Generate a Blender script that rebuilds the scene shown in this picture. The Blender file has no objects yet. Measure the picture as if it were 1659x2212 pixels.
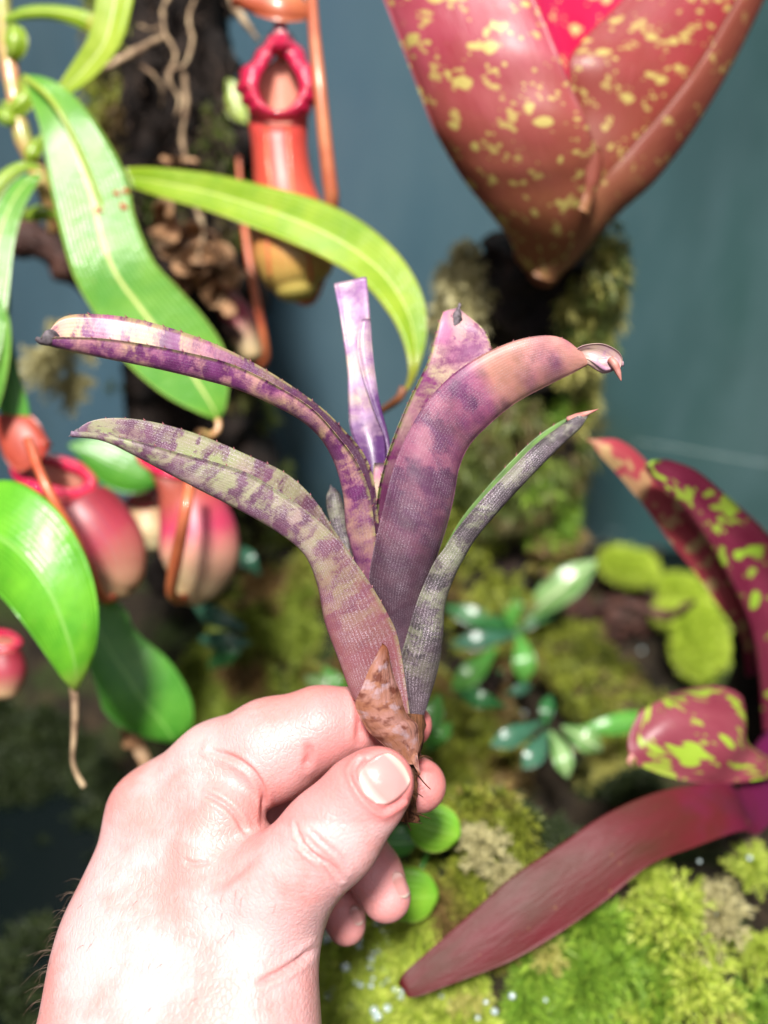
import bpy, math, random
import numpy as np
from mathutils import Vector, Matrix
from mathutils.bvhtree import BVHTree
R = math.radians
rng = np.random.default_rng(7)
random.seed(7)
S = bpy.context.scene
COL = S.collection

# ------------------------------------------------ camera, sky, sun, exposure
PITCH = R(33)
CAM = np.array([0.0, 0.0, 0.30])
VF = R(54)
FPX = 1106.0 / math.tan(VF / 2)          # focal length in sketch units (image is 1659 x 2212 of them)
cam = bpy.data.cameras.new('camera')
cam_o = bpy.data.objects.new('camera', cam); COL.objects.link(cam_o)
cam_o.location = CAM; cam_o.rotation_euler = (math.pi / 2 - PITCH, 0, 0)
cam.sensor_fit = 'VERTICAL'; cam.sensor_height = 24; cam.sensor_width = 18
cam.lens = 12 / math.tan(VF / 2)
cam.clip_start = 0.01; cam.clip_end = 50
cam.dof.use_dof = True; cam.dof.focus_distance = 0.198
cam.dof.aperture_fstop = (cam.lens / 1000) / 0.0054
cam.dof.aperture_blades = 0
S.camera = cam_o
S.render.resolution_x = 768; S.render.resolution_y = 1024

w = bpy.data.worlds.new('World'); S.world = w; w.use_nodes = True
nt = w.node_tree; nt.nodes.clear()
sky = nt.nodes.new('ShaderNodeTexSky'); sky.sky_type = 'NISHITA'; sky.sun_disc = False
SUN_EL, SUN_AZ = R(62), R(188)            # sun above and behind the camera, a little to the left
sky.dust_density = 4.0; sky.air_density = 0.7
sky.sun_elevation = SUN_EL; sky.sun_rotation = SUN_AZ
bg = nt.nodes.new('ShaderNodeBackground'); bg.inputs['Strength'].default_value = 0.062
out = nt.nodes.new('ShaderNodeOutputWorld')
nt.links.new(sky.outputs[0], bg.inputs[0]); nt.links.new(bg.outputs[0], out.inputs[0])
sun = bpy.data.lights.new('sun', 'SUN'); sun.energy = 4.6; sun.angle = R(8); sun.color = (1.0, 0.955, 0.9)
sun_o = bpy.data.objects.new('sun', sun); COL.objects.link(sun_o)
sd = Vector((math.sin(SUN_AZ) * math.cos(SUN_EL), math.cos(SUN_AZ) * math.cos(SUN_EL), math.sin(SUN_EL)))
sun_o.rotation_euler = sd.to_track_quat('Z', 'Y').to_euler()
sun_o.location = sd * 3
S.view_settings.view_transform = 'Standard'; S.view_settings.look = 'None'
S.view_settings.exposure = 0.92; S.view_settings.gamma = 1
S.cycles.max_bounces = 8; S.cycles.transmission_bounces = 4; S.cycles.transparent_max_bounces = 6
S.cycles.sample_clamp_indirect = 6
S.cycles.use_denoising = True

# ------------------------------------------------ geometry helpers
RIGHT = np.array([1.0, 0, 0])
UP = np.array([0, math.sin(PITCH), math.cos(PITCH)])
FWD = np.array([0, math.cos(PITCH), -math.sin(PITCH)])
def P(x, y, d):
    """a point seen at sketch position (x, y) that stands d metres in front of the camera"""
    return CAM + RIGHT * ((x - 829.5) / FPX * d) + UP * ((1106 - y) / FPX * d) + FWD * d
def c2w(c):
    """camera axes (x right, y up, z forward) to the world; c is (n, 3)"""
    return CAM + c[:, :1] * RIGHT + c[:, 1:2] * UP + c[:, 2:3] * FWD
def G(x, y, h=0.0):
    """where the ray through (x, y) meets the level z = h"""
    r = RIGHT * ((x - 829.5) / FPX) + UP * ((1106 - y) / FPX) + FWD
    t = (h - CAM[2]) / r[2]
    return CAM + r * t
def cr(pts, n):
    """Catmull-Rom through pts, n samples even in arc length"""
    p = np.array(pts, float)
    if len(p) == 2:
        t = np.linspace(0, 1, n)[:, None]; return p[0] * (1 - t) + p[1] * t
    q = np.vstack([2 * p[0] - p[1], p, 2 * p[-1] - p[-2]])
    out = []
    for i in range(len(p) - 1):
        a, b, c, d = q[i:i + 4]
        t = np.linspace(0, 1, 16, endpoint=False)[:, None]
        out.append(0.5 * (2 * b + (c - a) * t + (2 * a - 5 * b + 4 * c - d) * t ** 2 + (3 * b - a - 3 * c + d) * t ** 3))
    out = np.vstack(out + [p[-1:]])
    s = np.r_[0, np.cumsum(np.linalg.norm(np.diff(out, axis=0), axis=1))]
    u = np.linspace(0, s[-1], n)
    return np.stack([np.interp(u, s, out[:, k]) for k in range(out.shape[1])], 1)
def cr1(v, n):
    if np.isscalar(v): return np.full(n, float(v))
    v = np.array(v, float)
    return np.interp(np.linspace(0, 1, n), np.linspace(0, 1, len(v)), v)
def link_mesh(name, V, F, mat=None, parent=None, uv=None, uv2=None, smooth=True, attrs=None, mats=None, midx=None):
    me = bpy.data.meshes.new(name)
    V = np.asarray(V, float)
    loc = np.zeros(3)
    if parent is not None:
        loc = np.array(parent.matrix_world.translation)
        V = V - loc
    me.from_pydata(V.tolist(), [], [tuple(int(i) for i in f) for f in F])
    if smooth: me.shade_smooth()
    li = np.empty(len(me.loops), np.int32); me.loops.foreach_get('vertex_index', li)
    for nm, U in (('UVMap', uv), ('Metric', uv2)):
        if U is not None:
            l = me.uv_layers.new(name=nm)
            l.data.foreach_set('uv', np.asarray(U, np.float32)[li].ravel())
    for k, a in (attrs or {}).items():
        at = me.attributes.new(k, 'FLOAT', 'POINT'); at.data.foreach_set('value', np.asarray(a, np.float32))
    for m in (mats or ([mat] if mat else [])): me.materials.append(m)
    if midx is not None: me.polygons.foreach_set('material_index', np.asarray(midx, np.int32))
    me.update()
    o = bpy.data.objects.new(name, me); COL.objects.link(o)
    if parent is not None: o.parent = parent
    return o
def fast_mesh(name, V, T, mat, parent=None, attrs=None, smooth=False):
    """V (n,3), T (m,k) with k = 3 or 4"""
    me = bpy.data.meshes.new(name)
    V = np.asarray(V, np.float32).copy(); T = np.asarray(T, np.int32)
    if parent is not None: V -= np.array(parent.matrix_world.translation, np.float32)
    k = T.shape[1]
    me.vertices.add(len(V)); me.vertices.foreach_set('co', V.ravel())
    me.loops.add(T.size); me.loops.foreach_set('vertex_index', T.ravel())
    me.polygons.add(len(T)); me.polygons.foreach_set('loop_start', np.arange(0, T.size, k, dtype=np.int32))
    me.polygons.foreach_set('loop_total', np.full(len(T), k, np.int32))
    me.polygons.foreach_set('use_smooth', np.full(len(T), smooth))
    for kk, a in (attrs or {}).items():
        at = me.attributes.new(kk, 'FLOAT', 'POINT'); at.data.foreach_set('value', np.asarray(a, np.float32))
    me.update(calc_edges=True); me.validate()
    me.materials.append(mat)
    o = bpy.data.objects.new(name, me); COL.objects.link(o)
    if parent is not None: o.parent = parent
    return o
def root(name, loc, label, cat, group=None):
    o = bpy.data.objects.new(name, None); COL.objects.link(o)
    o.location = loc; o.empty_display_size = 0.01
    o['label'] = label; o['category'] = cat
    if group: o['group'] = group
    bpy.context.view_layer.update()
    return o
def tag(o, label=None, cat=None, group=None, kind=None):
    for k, v in (('label', label), ('category', cat), ('group', group), ('kind', kind)):
        if v: o[k] = v
    return o
def vnoise(p, scale, seed=0):
    """smooth value noise, p (n,3), about -1..1"""
    q = p * scale + seed * 17.13
    i = np.floor(q).astype(np.int64); f = q - i; f = f * f * (3 - 2 * f)
    def h(a):
        x = (a[:, 0] * 73856093) ^ (a[:, 1] * 19349663) ^ (a[:, 2] * 83492791)
        x = (x ^ (x >> 13)) * 1274126177 & 0x7fffffff
        return (x % 10007) / 10007 * 2 - 1
    r = 0
    for dx in (0, 1):
        for dy in (0, 1):
            for dz in (0, 1):
                wgt = (f[:, 0] if dx else 1 - f[:, 0]) * (f[:, 1] if dy else 1 - f[:, 1]) * (f[:, 2] if dz else 1 - f[:, 2])
                r = r + wgt * h(i + np.array([dx, dy, dz]))
    return r
def fbm(p, scale, oct=3, seed=0):
    return sum(vnoise(p, scale * 2 ** k, seed + k) * 0.5 ** k for k in range(oct))

def leaf(name, L, Rr, D=None, M=None, bow=0.0, mat=None, parent=None, n=64, m=17, thick=0.0007, wob=0.0, wobs=60, spines=None, shape=2.0, label=None, world=False):
    """a curved blade between two margins. L, Rr: lists of (x, y, d); M: optional middle rail;
    bow: how far the middle lies behind (+) or in front (-) of the chord, as a share of the width"""
    if world:
        l = cr(L, n); r = cr(Rr, n)
    else:
        l = cr([P(*p) for p in L], n); r = cr([P(*p) for p in Rr], n)
    if M is not None:
        mid = cr(M if world else [P(*p) for p in M], n)
    else:
        wd = np.linalg.norm(r - l, axis=1)[:, None]
        c = (l + r) / 2
        ax = np.gradient(c, axis=0)
        nr = np.cross(r - l, ax); nr /= np.linalg.norm(nr, axis=1)[:, None] + 1e-12
        sg = np.sign((nr * (c - CAM)).sum(1)); sg[sg == 0] = 1
        # one consistent side along the blade
        if (np.abs(sg.sum()) < len(sg)): sg[:] = 1 if sg.sum() >= 0 else -1
        nr = nr * sg[:, None]
        mid = c + nr * wd * cr1(bow, n)[:, None]
    u = np.linspace(0, 1, m)
    c0 = (l + r) / 2
    off = mid - c0
    prof = 1 - np.abs(2 * u - 1) ** shape
    G_ = l[:, None, :] * (1 - u)[None, :, None] + r[:, None, :] * u[None, :, None] + off[:, None, :] * prof[None, :, None]
    V = G_.reshape(-1, 3)
    if wob:
        du = np.gradient(G_, axis=1); dv = np.gradient(G_, axis=0)
        nn = np.cross(du, dv).reshape(-1, 3); nn /= np.linalg.norm(nn, axis=1)[:, None] + 1e-12
        V = V + nn * (fbm(V, wobs, 2, 3) * wob)[:, None]
        G_ = V.reshape(n, m, 3)
    du = np.gradient(G_, axis=1); dv = np.gradient(G_, axis=0)
    nn = np.cross(du, dv).reshape(-1, 3); nn /= np.linalg.norm(nn, axis=1)[:, None] + 1e-12
    edge = np.tile(1 - np.abs(2 * u - 1) ** 6 * 0.75, n)
    W = V + nn * (thick * edge)[:, None]
    N = n * m
    F = []
    for i in range(n - 1):
        for j in range(m - 1):
            a = i * m + j
            F.append((a, a + m, a + m + 1, a + 1)); F.append((N + a, N + a + 1, N + a + m + 1, N + a + m))
    def rim(a, b): F.append((a, b, N + b, N + a))
    for i in range(n - 1):
        rim(i * m, (i + 1) * m); rim((i + 1) * m + m - 1, i * m + m - 1)
    for j in range(m - 1):
        rim(j + 1, j); rim((n - 1) * m + j, (n - 1) * m + j + 1)
    s = np.r_[0, np.cumsum(np.linalg.norm(np.diff(G_[:, m // 2], axis=0), axis=1))]
    wmean = np.linalg.norm(r - l, axis=1).mean() + 1e-6
    wlen = max(wmean, np.linalg.norm(np.diff(G_, axis=1), axis=2).sum(1).mean())
    vv, uu = np.meshgrid(s / s[-1], u, indexing='ij'); U = np.stack([uu.ravel(), vv.ravel()], 1)
    v2, u2 = np.meshgrid(s * 100, (u - .5) * wlen * 100, indexing='ij'); U2 = np.stack([u2.ravel(), v2.ravel()], 1)
    U = np.vstack([U, U]); U2 = np.vstack([U2, U2])
    side = np.r_[np.zeros(N), np.ones(N)]
    o = link_mesh(name, np.vstack([V, W]), F, mat, parent, U, U2, attrs={'side': side})
    if label: o['label'] = label
    if spines:
        sv = []; sf = []
        for e, j in ((l, 0), (r, m - 1)):
            row = G_[:, j]; inn = G_[:, 1 if j == 0 else m - 2]
            for k in np.arange(spines['from'], n - 3, spines['step']):
                k = int(k); o_ = row[k] - inn[k]; o_ = o_ / (np.linalg.norm(o_) + 1e-9)
                t = row[k + 1] - row[k]; t = t / np.linalg.norm(t); b = np.cross(o_, t)
                sz = spines['size'] * random.uniform(.5, 1.2)
                base = row[k] - o_ * sz * .15
                q = len(sv)
                sv += [base - t * sz * .35, base + t * sz * .35, base + b * sz * .25, base - b * sz * .25, base + o_ * sz * .8 + t * sz * 0.7]
                sf += [(q, q + 2, q + 4), (q + 2, q + 1, q + 4), (q + 1, q + 3, q + 4), (q + 3, q, q + 4)]
        sp = link_mesh('margin_spines', np.array(sv), sf, spines['mat'], None, smooth=False)
        sp.parent = o
        sp.matrix_parent_inverse = o.matrix_world.inverted() if parent is None else Matrix.Translation(-Vector(parent.matrix_world.translation))
        sp['kind'] = 'stuff'
    return o

def frames(c):
    t = np.gradient(c, axis=0); t /= np.linalg.norm(t, axis=1)[:, None] + 1e-12
    a = np.array([0, 0, 1.0]) if abs(t[0][2]) < .9 else np.array([1.0, 0, 0])
    n0 = np.cross(t[0], a); n0 /= np.linalg.norm(n0)
    ns = [n0]
    for i in range(1, len(c)):
        v = ns[-1] - t[i] * np.dot(ns[-1], t[i]); ns.append(v / (np.linalg.norm(v) + 1e-12))
    ns = np.array(ns); bs = np.cross(t, ns)
    return t, ns, bs
def tube_geo(c, r, k=10, rough=0.0, rs=200, seed=0, squash=None, caps=True):
    n = len(c); t, ns, bs = frames(c)
    r = cr1(r, n)
    a = np.linspace(0, 2 * math.pi, k, endpoint=False)
    V = c[:, None, :] + r[:, None, None] * (np.cos(a)[None, :, None] * ns[:, None, :] + np.sin(a)[None, :, None] * bs[:, None, :])
    if squash is not None:
        sv, f = squash; sv = np.array(sv) / np.linalg.norm(sv)
        dlt = V - c[:, None, :]; V = V + (dlt @ sv)[..., None] * sv * (f - 1)
    V = V.reshape(-1, 3)
    if rough:
        dn = V - np.repeat(c, k, 0); dn /= np.linalg.norm(dn, axis=1)[:, None] + 1e-12
        V = V + dn * (fbm(V, rs, 3, seed) * rough)[:, None]
    F = []
    for i in range(n - 1):
        for j in range(k):
            b = (j + 1) % k
            F.append((i * k + j, i * k + b, (i + 1) * k + b, (i + 1) * k + j))
    if caps:
        F.append(tuple(range(k))[::-1]); F.append(tuple(range((n - 1) * k, n * k)))
    s = np.r_[0, np.cumsum(np.linalg.norm(np.diff(c, axis=0), axis=1))]
    U = np.stack([np.tile(a / (2 * math.pi), n), np.repeat(s / s[-1], k)], 1)
    return V, F, U
def tube(name, pts, r, mat, parent=None, n=40, k=10, world=False, **kw):
    c = cr(pts if world else [P(*p) for p in pts], n)
    V, F, U = tube_geo(c, r, k, **kw)
    return link_mesh(name, V, F, mat, parent, U)
def PX(r, d): return r * d / FPX

# ------------------------------------------------ material helpers
class NB:
    def __init__(s, name):
        s.m = bpy.data.materials.new(name); s.m.use_nodes = True; s.t = s.m.node_tree; s.t.nodes.clear()
        s.out = s.t.nodes.new('ShaderNodeOutputMaterial')
    def N(s, typ, inp=None, **props):
        n = s.t.nodes.new(typ)
        for k, v in props.items(): setattr(n, k, v)
        for k, v in (inp or {}).items(): s.set(n.inputs[k], v)
        return n
    def set(s, sock, v):
        if isinstance(v, bpy.types.NodeSocket): s.t.links.new(v, sock)
        elif isinstance(v, bpy.types.Node): s.t.links.new(v.outputs[0], sock)
        else:
            if isinstance(v, (tuple, list)) and len(v) == 3 and sock.type == 'RGBA': v = (*v, 1)
            sock.default_value = v
    def uv(s, nm='UVMap'): return s.N('ShaderNodeUVMap', uv_map=nm).outputs[0]
    def pos(s): return s.N('ShaderNodeTexCoord').outputs['Object']
    def sep(s, v): return s.N('ShaderNodeSeparateXYZ', {0: v}).outputs
    def attr(s, nm): return s.N('ShaderNodeAttribute', attribute_name=nm).outputs['Fac']
    def map(s, v, sc): return s.N('ShaderNodeMapping', {'Vector': v, 'Scale': sc}).outputs[0]
    def noise(s, v, sc, det=3, ro=.55, dist=0.0): return s.N('ShaderNodeTexNoise', {'Vector': v, 'Scale': sc, 'Detail': det, 'Roughness': ro, 'Distortion': dist}).outputs['Fac']
    def voro(s, v, sc, feature='F1', rnd=1.0, o='Distance'): return s.N('ShaderNodeTexVoronoi', {'Vector': v, 'Scale': sc, 'Randomness': rnd}, feature=feature).outputs[o]
    def wave(s, v, sc, dist=0, dirn='X'): return s.N('ShaderNodeTexWave', {'Vector': v, 'Scale': sc, 'Distortion': dist, 'Detail': 2.0}, bands_direction=dirn).outputs['Fac']
    def ramp(s, f, stops, interp='LINEAR'):
        n = s.N('ShaderNodeValToRGB', {0: f}); e = n.color_ramp; e.interpolation = interp
        while len(e.elements) < len(stops): e.elements.new(.5)
        for el, (p, c) in zip(e.elements, stops):
            el.position = p; el.color = (*c, 1) if isinstance(c, (tuple, list)) else (c, c, c, 1)
        return n.outputs[0]
    def step(s, f, a, b): return s.N('ShaderNodeMapRange', {'Value': f, 'From Min': a, 'From Max': b}).outputs[0]
    def mix(s, f, a, b, mode='MIX'):
        n = s.N('ShaderNodeMix', data_type='RGBA', blend_type=mode)
        s.set(n.inputs[0], f); s.set(n.inputs[6], a); s.set(n.inputs[7], b); return n.outputs[2]
    def math(s, op, a, b=0.0, c=0.0): return s.N('ShaderNodeMath', {0: a, 1: b, 2: c}, operation=op).outputs[0]
    def bump(s, h, dist, st=1.0, nrm=None):
        d = {'Height': h, 'Distance': dist, 'Strength': st}
        if nrm is not None: d['Normal'] = nrm
        return s.N('ShaderNodeBump', d).outputs[0]
    def bsdf(s, col, rough=.5, nrm=None, spec=.5, sss=0, rad=None, coat=0, coatr=.1, trans=0, scale=.003, sheen=0):
        d = {'Base Color': col, 'Roughness': rough, 'Specular IOR Level': spec, 'Subsurface Weight': sss, 'Coat Weight': coat, 'Coat Roughness': coatr}
        if sheen: d['Sheen Weight'] = sheen
        b = s.N('ShaderNodeBsdfPrincipled', d)
        if sss: b.inputs['Subsurface Scale'].default_value = scale; b.inputs['Subsurface Radius'].default_value = rad or (1, .35, .2)
        if nrm is not None: s.set(b.inputs['Normal'], nrm)
        o = b.outputs[0]
        if trans:
            tcol = s.mix(1.0, col, (1, 1, 1), 'MIX') if False else col
            tr = s.N('ShaderNodeBsdfTranslucent', {'Color': tcol})
            o = s.N('ShaderNodeMixShader', {0: trans, 1: o, 2: tr.outputs[0]}).outputs[0]
        s.t.links.new(o, s.out.inputs[0]); return s.m
def hexc(h):
    h = h.lstrip('#'); v = [int(h[i:i + 2], 16) / 255 for i in (0, 2, 4)]
    return tuple(c / 12.92 if c <= .04045 else ((c + .055) / 1.055) ** 2.4 for c in v)
# ------------------------------------------------ the hand: one continuous surface from a signed distance field
def cc(x, y, d): return np.array([(x - 829.5) / FPX * d, (1106 - y) / FPX * d, d], np.float32)
def surface_nets(D, org, h):
    """D: 3-D array of signed distances -> vertices, quads"""
    nx, ny, nz = D.shape
    s = D < 0
    c = np.stack([s[i:nx - 1 + i, j:ny - 1 + j, k:nz - 1 + k] for i in (0, 1) for j in (0, 1) for k in (0, 1)])
    tot = c.sum(0); act = (tot > 0) & (tot < 8)
    idx = -np.ones(act.shape, np.int64); I = np.argwhere(act); idx[act] = np.arange(len(I))
    acc = np.zeros((len(I), 3)); cnt = np.zeros(len(I))
    corners = [(i, j, k) for i in (0, 1) for j in (0, 1) for k in (0, 1)]
    val = {q: D[I[:, 0] + q[0], I[:, 1] + q[1], I[:, 2] + q[2]] for q in corners}
    for a in corners:
        for ax in range(3):
            if a[ax] == 0:
                b = list(a); b[ax] = 1; b = tuple(b)
                va, vb = val[a], val[b]; m = (va < 0) != (vb < 0)
                t = np.where(m, va / np.where(m, va - vb, 1), 0)
                p = np.repeat(np.array([a], float), len(I), 0); p[:, ax] += t
                acc[m] += p[m]; cnt[m] += 1
    V = (I + acc / cnt[:, None]) * h + org
    Q = []
    for ax in range(3):
        sl0 = [slice(None)] * 3; sl1 = [slice(None)] * 3; sl0[ax] = slice(0, -1); sl1[ax] = slice(1, None)
        e = s[tuple(sl0)] != s[tuple(sl1)]
        E = np.argwhere(e); flip = s[tuple(sl0)][e]
        o1, o2 = [(1, 2), (2, 0), (0, 1)][ax]
        ok = (E[:, o1] > 0) & (E[:, o2] > 0) & (E[:, o1] < D.shape[o1] - 1) & (E[:, o2] < D.shape[o2] - 1)
        E = E[ok]; flip = flip[ok]
        def at(a, b):
            e2 = E.copy(); e2[:, o1] -= a; e2[:, o2] -= b; return idx[e2[:, 0], e2[:, 1], e2[:, 2]]
        q = np.stack([at(1, 1), at(0, 1), at(0, 0), at(1, 0)], 1)
        q[~flip] = q[~flip][:, ::-1]
        Q.append(q)
    return V, np.vstack(Q)

HSTEP = 0.00050
lo = np.array([-0.088, -0.128, 0.135]); hi = np.array([0.020, -0.028, 0.268])
gx, gy, gz = [np.arange(lo[i], hi[i], HSTEP, dtype=np.float32) for i in range(3)]
GX, GY, GZ = np.meshgrid(gx, gy, gz, indexing='ij')
def cone(a, b, flat=None):
    """round cone from a = (x, y, d, r) to b; flat = (direction in camera axes, factor)"""
    pa = cc(*a[:3]); pb = cc(*b[:3]); ra = a[3] * a[2] / FPX; rb = b[3] * b[2] / FPX
    ba = pb - pa; L2 = float(ba @ ba) + 1e-12
    X, Y, Z = GX - pa[0], GY - pa[1], GZ - pa[2]
    t = np.clip((X * ba[0] + Y * ba[1] + Z * ba[2]) / L2, 0, 1)
    X = X - ba[0] * t; Y = Y - ba[1] * t; Z = Z - ba[2] * t
    if flat:
        dv = np.array(flat[0], float); dv /= np.linalg.norm(dv); f = flat[1] - 1
        k = (X * dv[0] + Y * dv[1] + Z * dv[2]) * f
        X = X + k * dv[0]; Y = Y + k * dv[1]; Z = Z + k * dv[2]
    return np.sqrt(X * X + Y * Y + Z * Z) - (ra + (rb - ra) * t)
def smin(a, b, k):
    h = np.clip(0.5 + 0.5 * (b - a) / k, 0, 1)
    return b + (a - b) * h - k * h * (1 - h)
def chain(pts, k=0.002, flat=None):
    r = None
    for a, b in zip(pts[:-1], pts[1:]):
        c = cone(a, b, flat); r = c if r is None else smin(r, c, k)
    return r
# palm, back of the hand and wrist
D = cone((352, 1770, .219, 112), (282, 2060, .208, 130))
D = smin(D, cone((282, 2060, .208, 130), (218, 2420, .192, 192)), .012)
D = smin(D, cone((560, 1975, .199, 122), (500, 2400, .188, 205)), .014)
D = smin(D, cone((420, 1930, .210, 130), (390, 2260, .200, 200)), .016)
D = smin(D, cone((420, 1800, .236, 105), (400, 2200, .226, 170)), .012)
D = smin(D, cone((470, 1830, .250, 100), (420, 2300, .232, 150)), .012)
# thumb
thumb = chain([(560, 1962, .199, 124), (715, 1805, .190, 99)], .004)
thumb = smin(thumb, chain([(715, 1805, .190, 99), (785, 1722, .1885, 86), (818, 1688, .1885, 77)], .003, ((0.15, 0.2, 1), 1.22)), .004)
D = smin(D, thumb, .007)
# index finger
ind = chain([(352, 1765, .219, 112), (480, 1672, .214, 112), (590, 1618, .210, 106), (690, 1572, .209, 84), (770, 1556, .2105, 72)], .003)
ind = smin(ind, chain([(770, 1556, .2105, 68), (835, 1560, .2125, 62), (885, 1566, .2155, 49)], .002), .0012)
D = smin(D, ind, .004)
# folds of skin at the web between thumb and index finger
D = smin(D, cone((440, 1735, .2110, 92), (488, 1752, .2048, 82)), .0018)
D = smin(D, cone((400, 1850, .2085, 112), (450, 1842, .2030, 90)), .0035)
D = smin(D, cone((540, 1880, .205, 95), (470, 1960, .200, 110)), .004)
# middle, ring and little finger behind the thumb
mid = chain([(470, 1760, .247, 88), (620, 1690, .240, 84), (740, 1640, .229, 70), (850, 1672, .218, 64), (905, 1697, .2145, 59)], .002)
D = smin(D, mid, .0012)
ring = chain([(480, 1850, .258, 86), (640, 1780, .252, 78), (745, 1790, .233, 66), (808, 1885, .222, 58), (834, 1938, .2205, 54)], .002)
D = smin(D, ring, .0010)
lit = chain([(470, 1950, .258, 78), (610, 1890, .252, 66), (700, 1895, .236, 54), (738, 1962, .2275, 47), (748, 2000, .2265, 42)], .002)
D = smin(D, lit, .0010)
HV, HQ = surface_nets(D, lo, HSTEP)
del GX, GY, GZ
# relax the surface a little
nb = len(HV)
e = np.vstack([HQ[:, [0, 1]], HQ[:, [1, 2]], HQ[:, [2, 3]], HQ[:, [3, 0]]])
deg = np.bincount(e.ravel(), minlength=nb)[:, None]
def lap(V):
    s = np.zeros_like(V)
    for c in range(V.shape[1]):
        s[:, c] = np.bincount(e[:, 0], V[e[:, 1], c], nb) + np.bincount(e[:, 1], V[e[:, 0], c], nb)
    return s / deg
for _ in range(4): HV = HV + 0.6 * (lap(HV) - HV)
def vnorm(V, Q):
    fn = np.cross(V[Q[:, 2]] - V[Q[:, 0]], V[Q[:, 3]] - V[Q[:, 1]])
    n = np.zeros_like(V)
    for c in range(3):
        for k in range(4): n[:, c] += np.bincount(Q[:, k], fn[:, c], len(V))
    return n / (np.linalg.norm(n, axis=1)[:, None] + 1e-12)
HN = vnorm(HV, HQ)
if (HN * (HV - HV.mean(0))).sum() < 0: HQ = HQ[:, ::-1]; HN = -HN
px = HV[:, 0] / HV[:, 2] * FPX + 829.5; py = 1106 - HV[:, 1] / HV[:, 2] * FPX
facing = np.clip(-HN[:, 2] * 1.6, 0, 1)
def poly_dist(pts):
    p = cr([(a, b) for a, b in pts], 40); d = np.full(nb, 1e9); tt = np.zeros(nb)
    for i in range(39):
        a, b = p[i], p[i + 1]; ba = b - a; t = np.clip(((px - a[0]) * ba[0] + (py - a[1]) * ba[1]) / (ba @ ba), 0, 1)
        q = np.hypot(px - a[0] - ba[0] * t, py - a[1] - ba[1] * t); m = q < d; d[m] = q[m]; tt[m] = (i + t[m]) / 39
    return d, tt
disp = np.zeros(nb); flush = np.zeros(nb)
CREASES = [([(500, 1952), (512, 1990)], 0, 6, (0, 9)),
    ([(632, 1818), (655, 1830), (690, 1862), (712, 1895), (728, 1925)], .42, 4.5, (.150, .205)),
    ([(640, 1780), (645, 1805), (668, 1840), (712, 1868), (738, 1900)], .75, 4.5, (.150, .205)),
    ([(668, 1790), (700, 1822), (735, 1850), (752, 1880)], .4, 4.5, (.150, .205)),
    ([(655, 1800), (684, 1832), (722, 1862), (745, 1895)], .25, 5, (.150, .205)),
    ([(770, 1500), (778, 1540), (775, 1600)], .75, 8, (.190, .225)),
    ([(664, 1608), (668, 1632), (660, 1655)], .6, 8, (.190, .225)),
    ([(395, 1858), (420, 1866), (452, 1862)], .5, 5, (.15, .215)),
    ([(430, 1925), (470, 1918), (520, 1885), (556, 1850)], .35, 9, (.15, .215)),
    ([(560, 2122), (610, 2100), (655, 2075), (684, 2050)], 1.0, 7, (.15, .215)),
    ([(455, 1622), (500, 1636), (537, 1660), (560, 1690), (570, 1722), (567, 1785)], .9, 6, (.15, .220)),
    ([(436, 1712), (478, 1733), (508, 1760), (534, 1805)], .75, 6, (.15, .215))]
for pts, amp, wd, (d0, d1) in CREASES:
    if amp == 0: continue
    d, t = poly_dist(pts); g = np.exp(-(d / wd) ** 2) * np.clip(np.minimum(t, 1 - t) * 5 + .15, 0, 1) * facing * ((HV[:, 2] > d0) & (HV[:, 2] < d1))
    disp -= amp * .001 * g; disp += amp * .00025 * np.exp(-((d - wd * 2) / (wd * 1.1)) ** 2) * facing
    flush += .45 * g
# knuckle and tendon relief
def bump_at(x, y, r, a, d0=0, d1=9):
    global disp
    disp += a * .001 * np.exp(-(((px - x) ** 2 + (py - y) ** 2) / r ** 2)) * facing * ((HV[:, 2] > d0) & (HV[:, 2] < d1))
bump_at(275, 1720, 60, 1.2); bump_at(330, 1900, 70, -.8); bump_at(640, 2050, 60, -.8); bump_at(560, 1935, 70, 1.0, 0, .2)
bump_at(470, 2010, 70, -1.2); bump_at(610, 1880, 40, .8, 0, .2)
# nail bed of the thumb: a shallow step round the nail
NAIL = [(762, 1666), (771, 1690), (789, 1718), (808, 1738), (828, 1751), (846, 1742), (868, 1728), (886, 1708), (890, 1680), (884, 1655), (868, 1636), (846, 1624), (820, 1620), (790, 1632), (771, 1648), (762, 1666)]
nd, nt_ = poly_dist(NAIL)
base_side = (nt_ < .42) | (nt_ > .9)
disp += .0004 * np.exp(-((nd - 10) / 8) ** 2) * facing * (HV[:, 2] < .2) * base_side
disp -= .0007 * np.exp(-(nd / 5) ** 2) * facing * (HV[:, 2] < .2) * base_side
def inside(poly):
    r = np.zeros(nb, bool); k = len(poly)
    for i in range(k):
        x1, y1 = poly[i]; x2, y2 = poly[(i + 1) % k]
        r ^= ((y1 > py) != (y2 > py)) & (px < (x2 - x1) * (py - y1) / (y2 - y1 + 1e-9) + x1)
    return r
disp -= .00055 * (inside(NAIL) & (HV[:, 2] < .2)) * np.clip(nd / 8, 0, 1)
HV = HV + HN * disp[:, None]
fing = (HV[:, 2] > .2065) & (py < 1790)
flush += np.clip((px - 430) / 260, 0, 1) * (py < 1780) * .55 + np.clip((HV[:, 2] - .2085) / .006, 0, 1) * np.clip((px - 600) / 120, 0, 1) * .55
flush += np.exp(-(((px - 800) ** 2 + (py - 1650) ** 2) / 110 ** 2)) * .15 + np.exp(-(((px - 520) ** 2 + (py - 1740) ** 2) / 60 ** 2)) * .3
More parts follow.
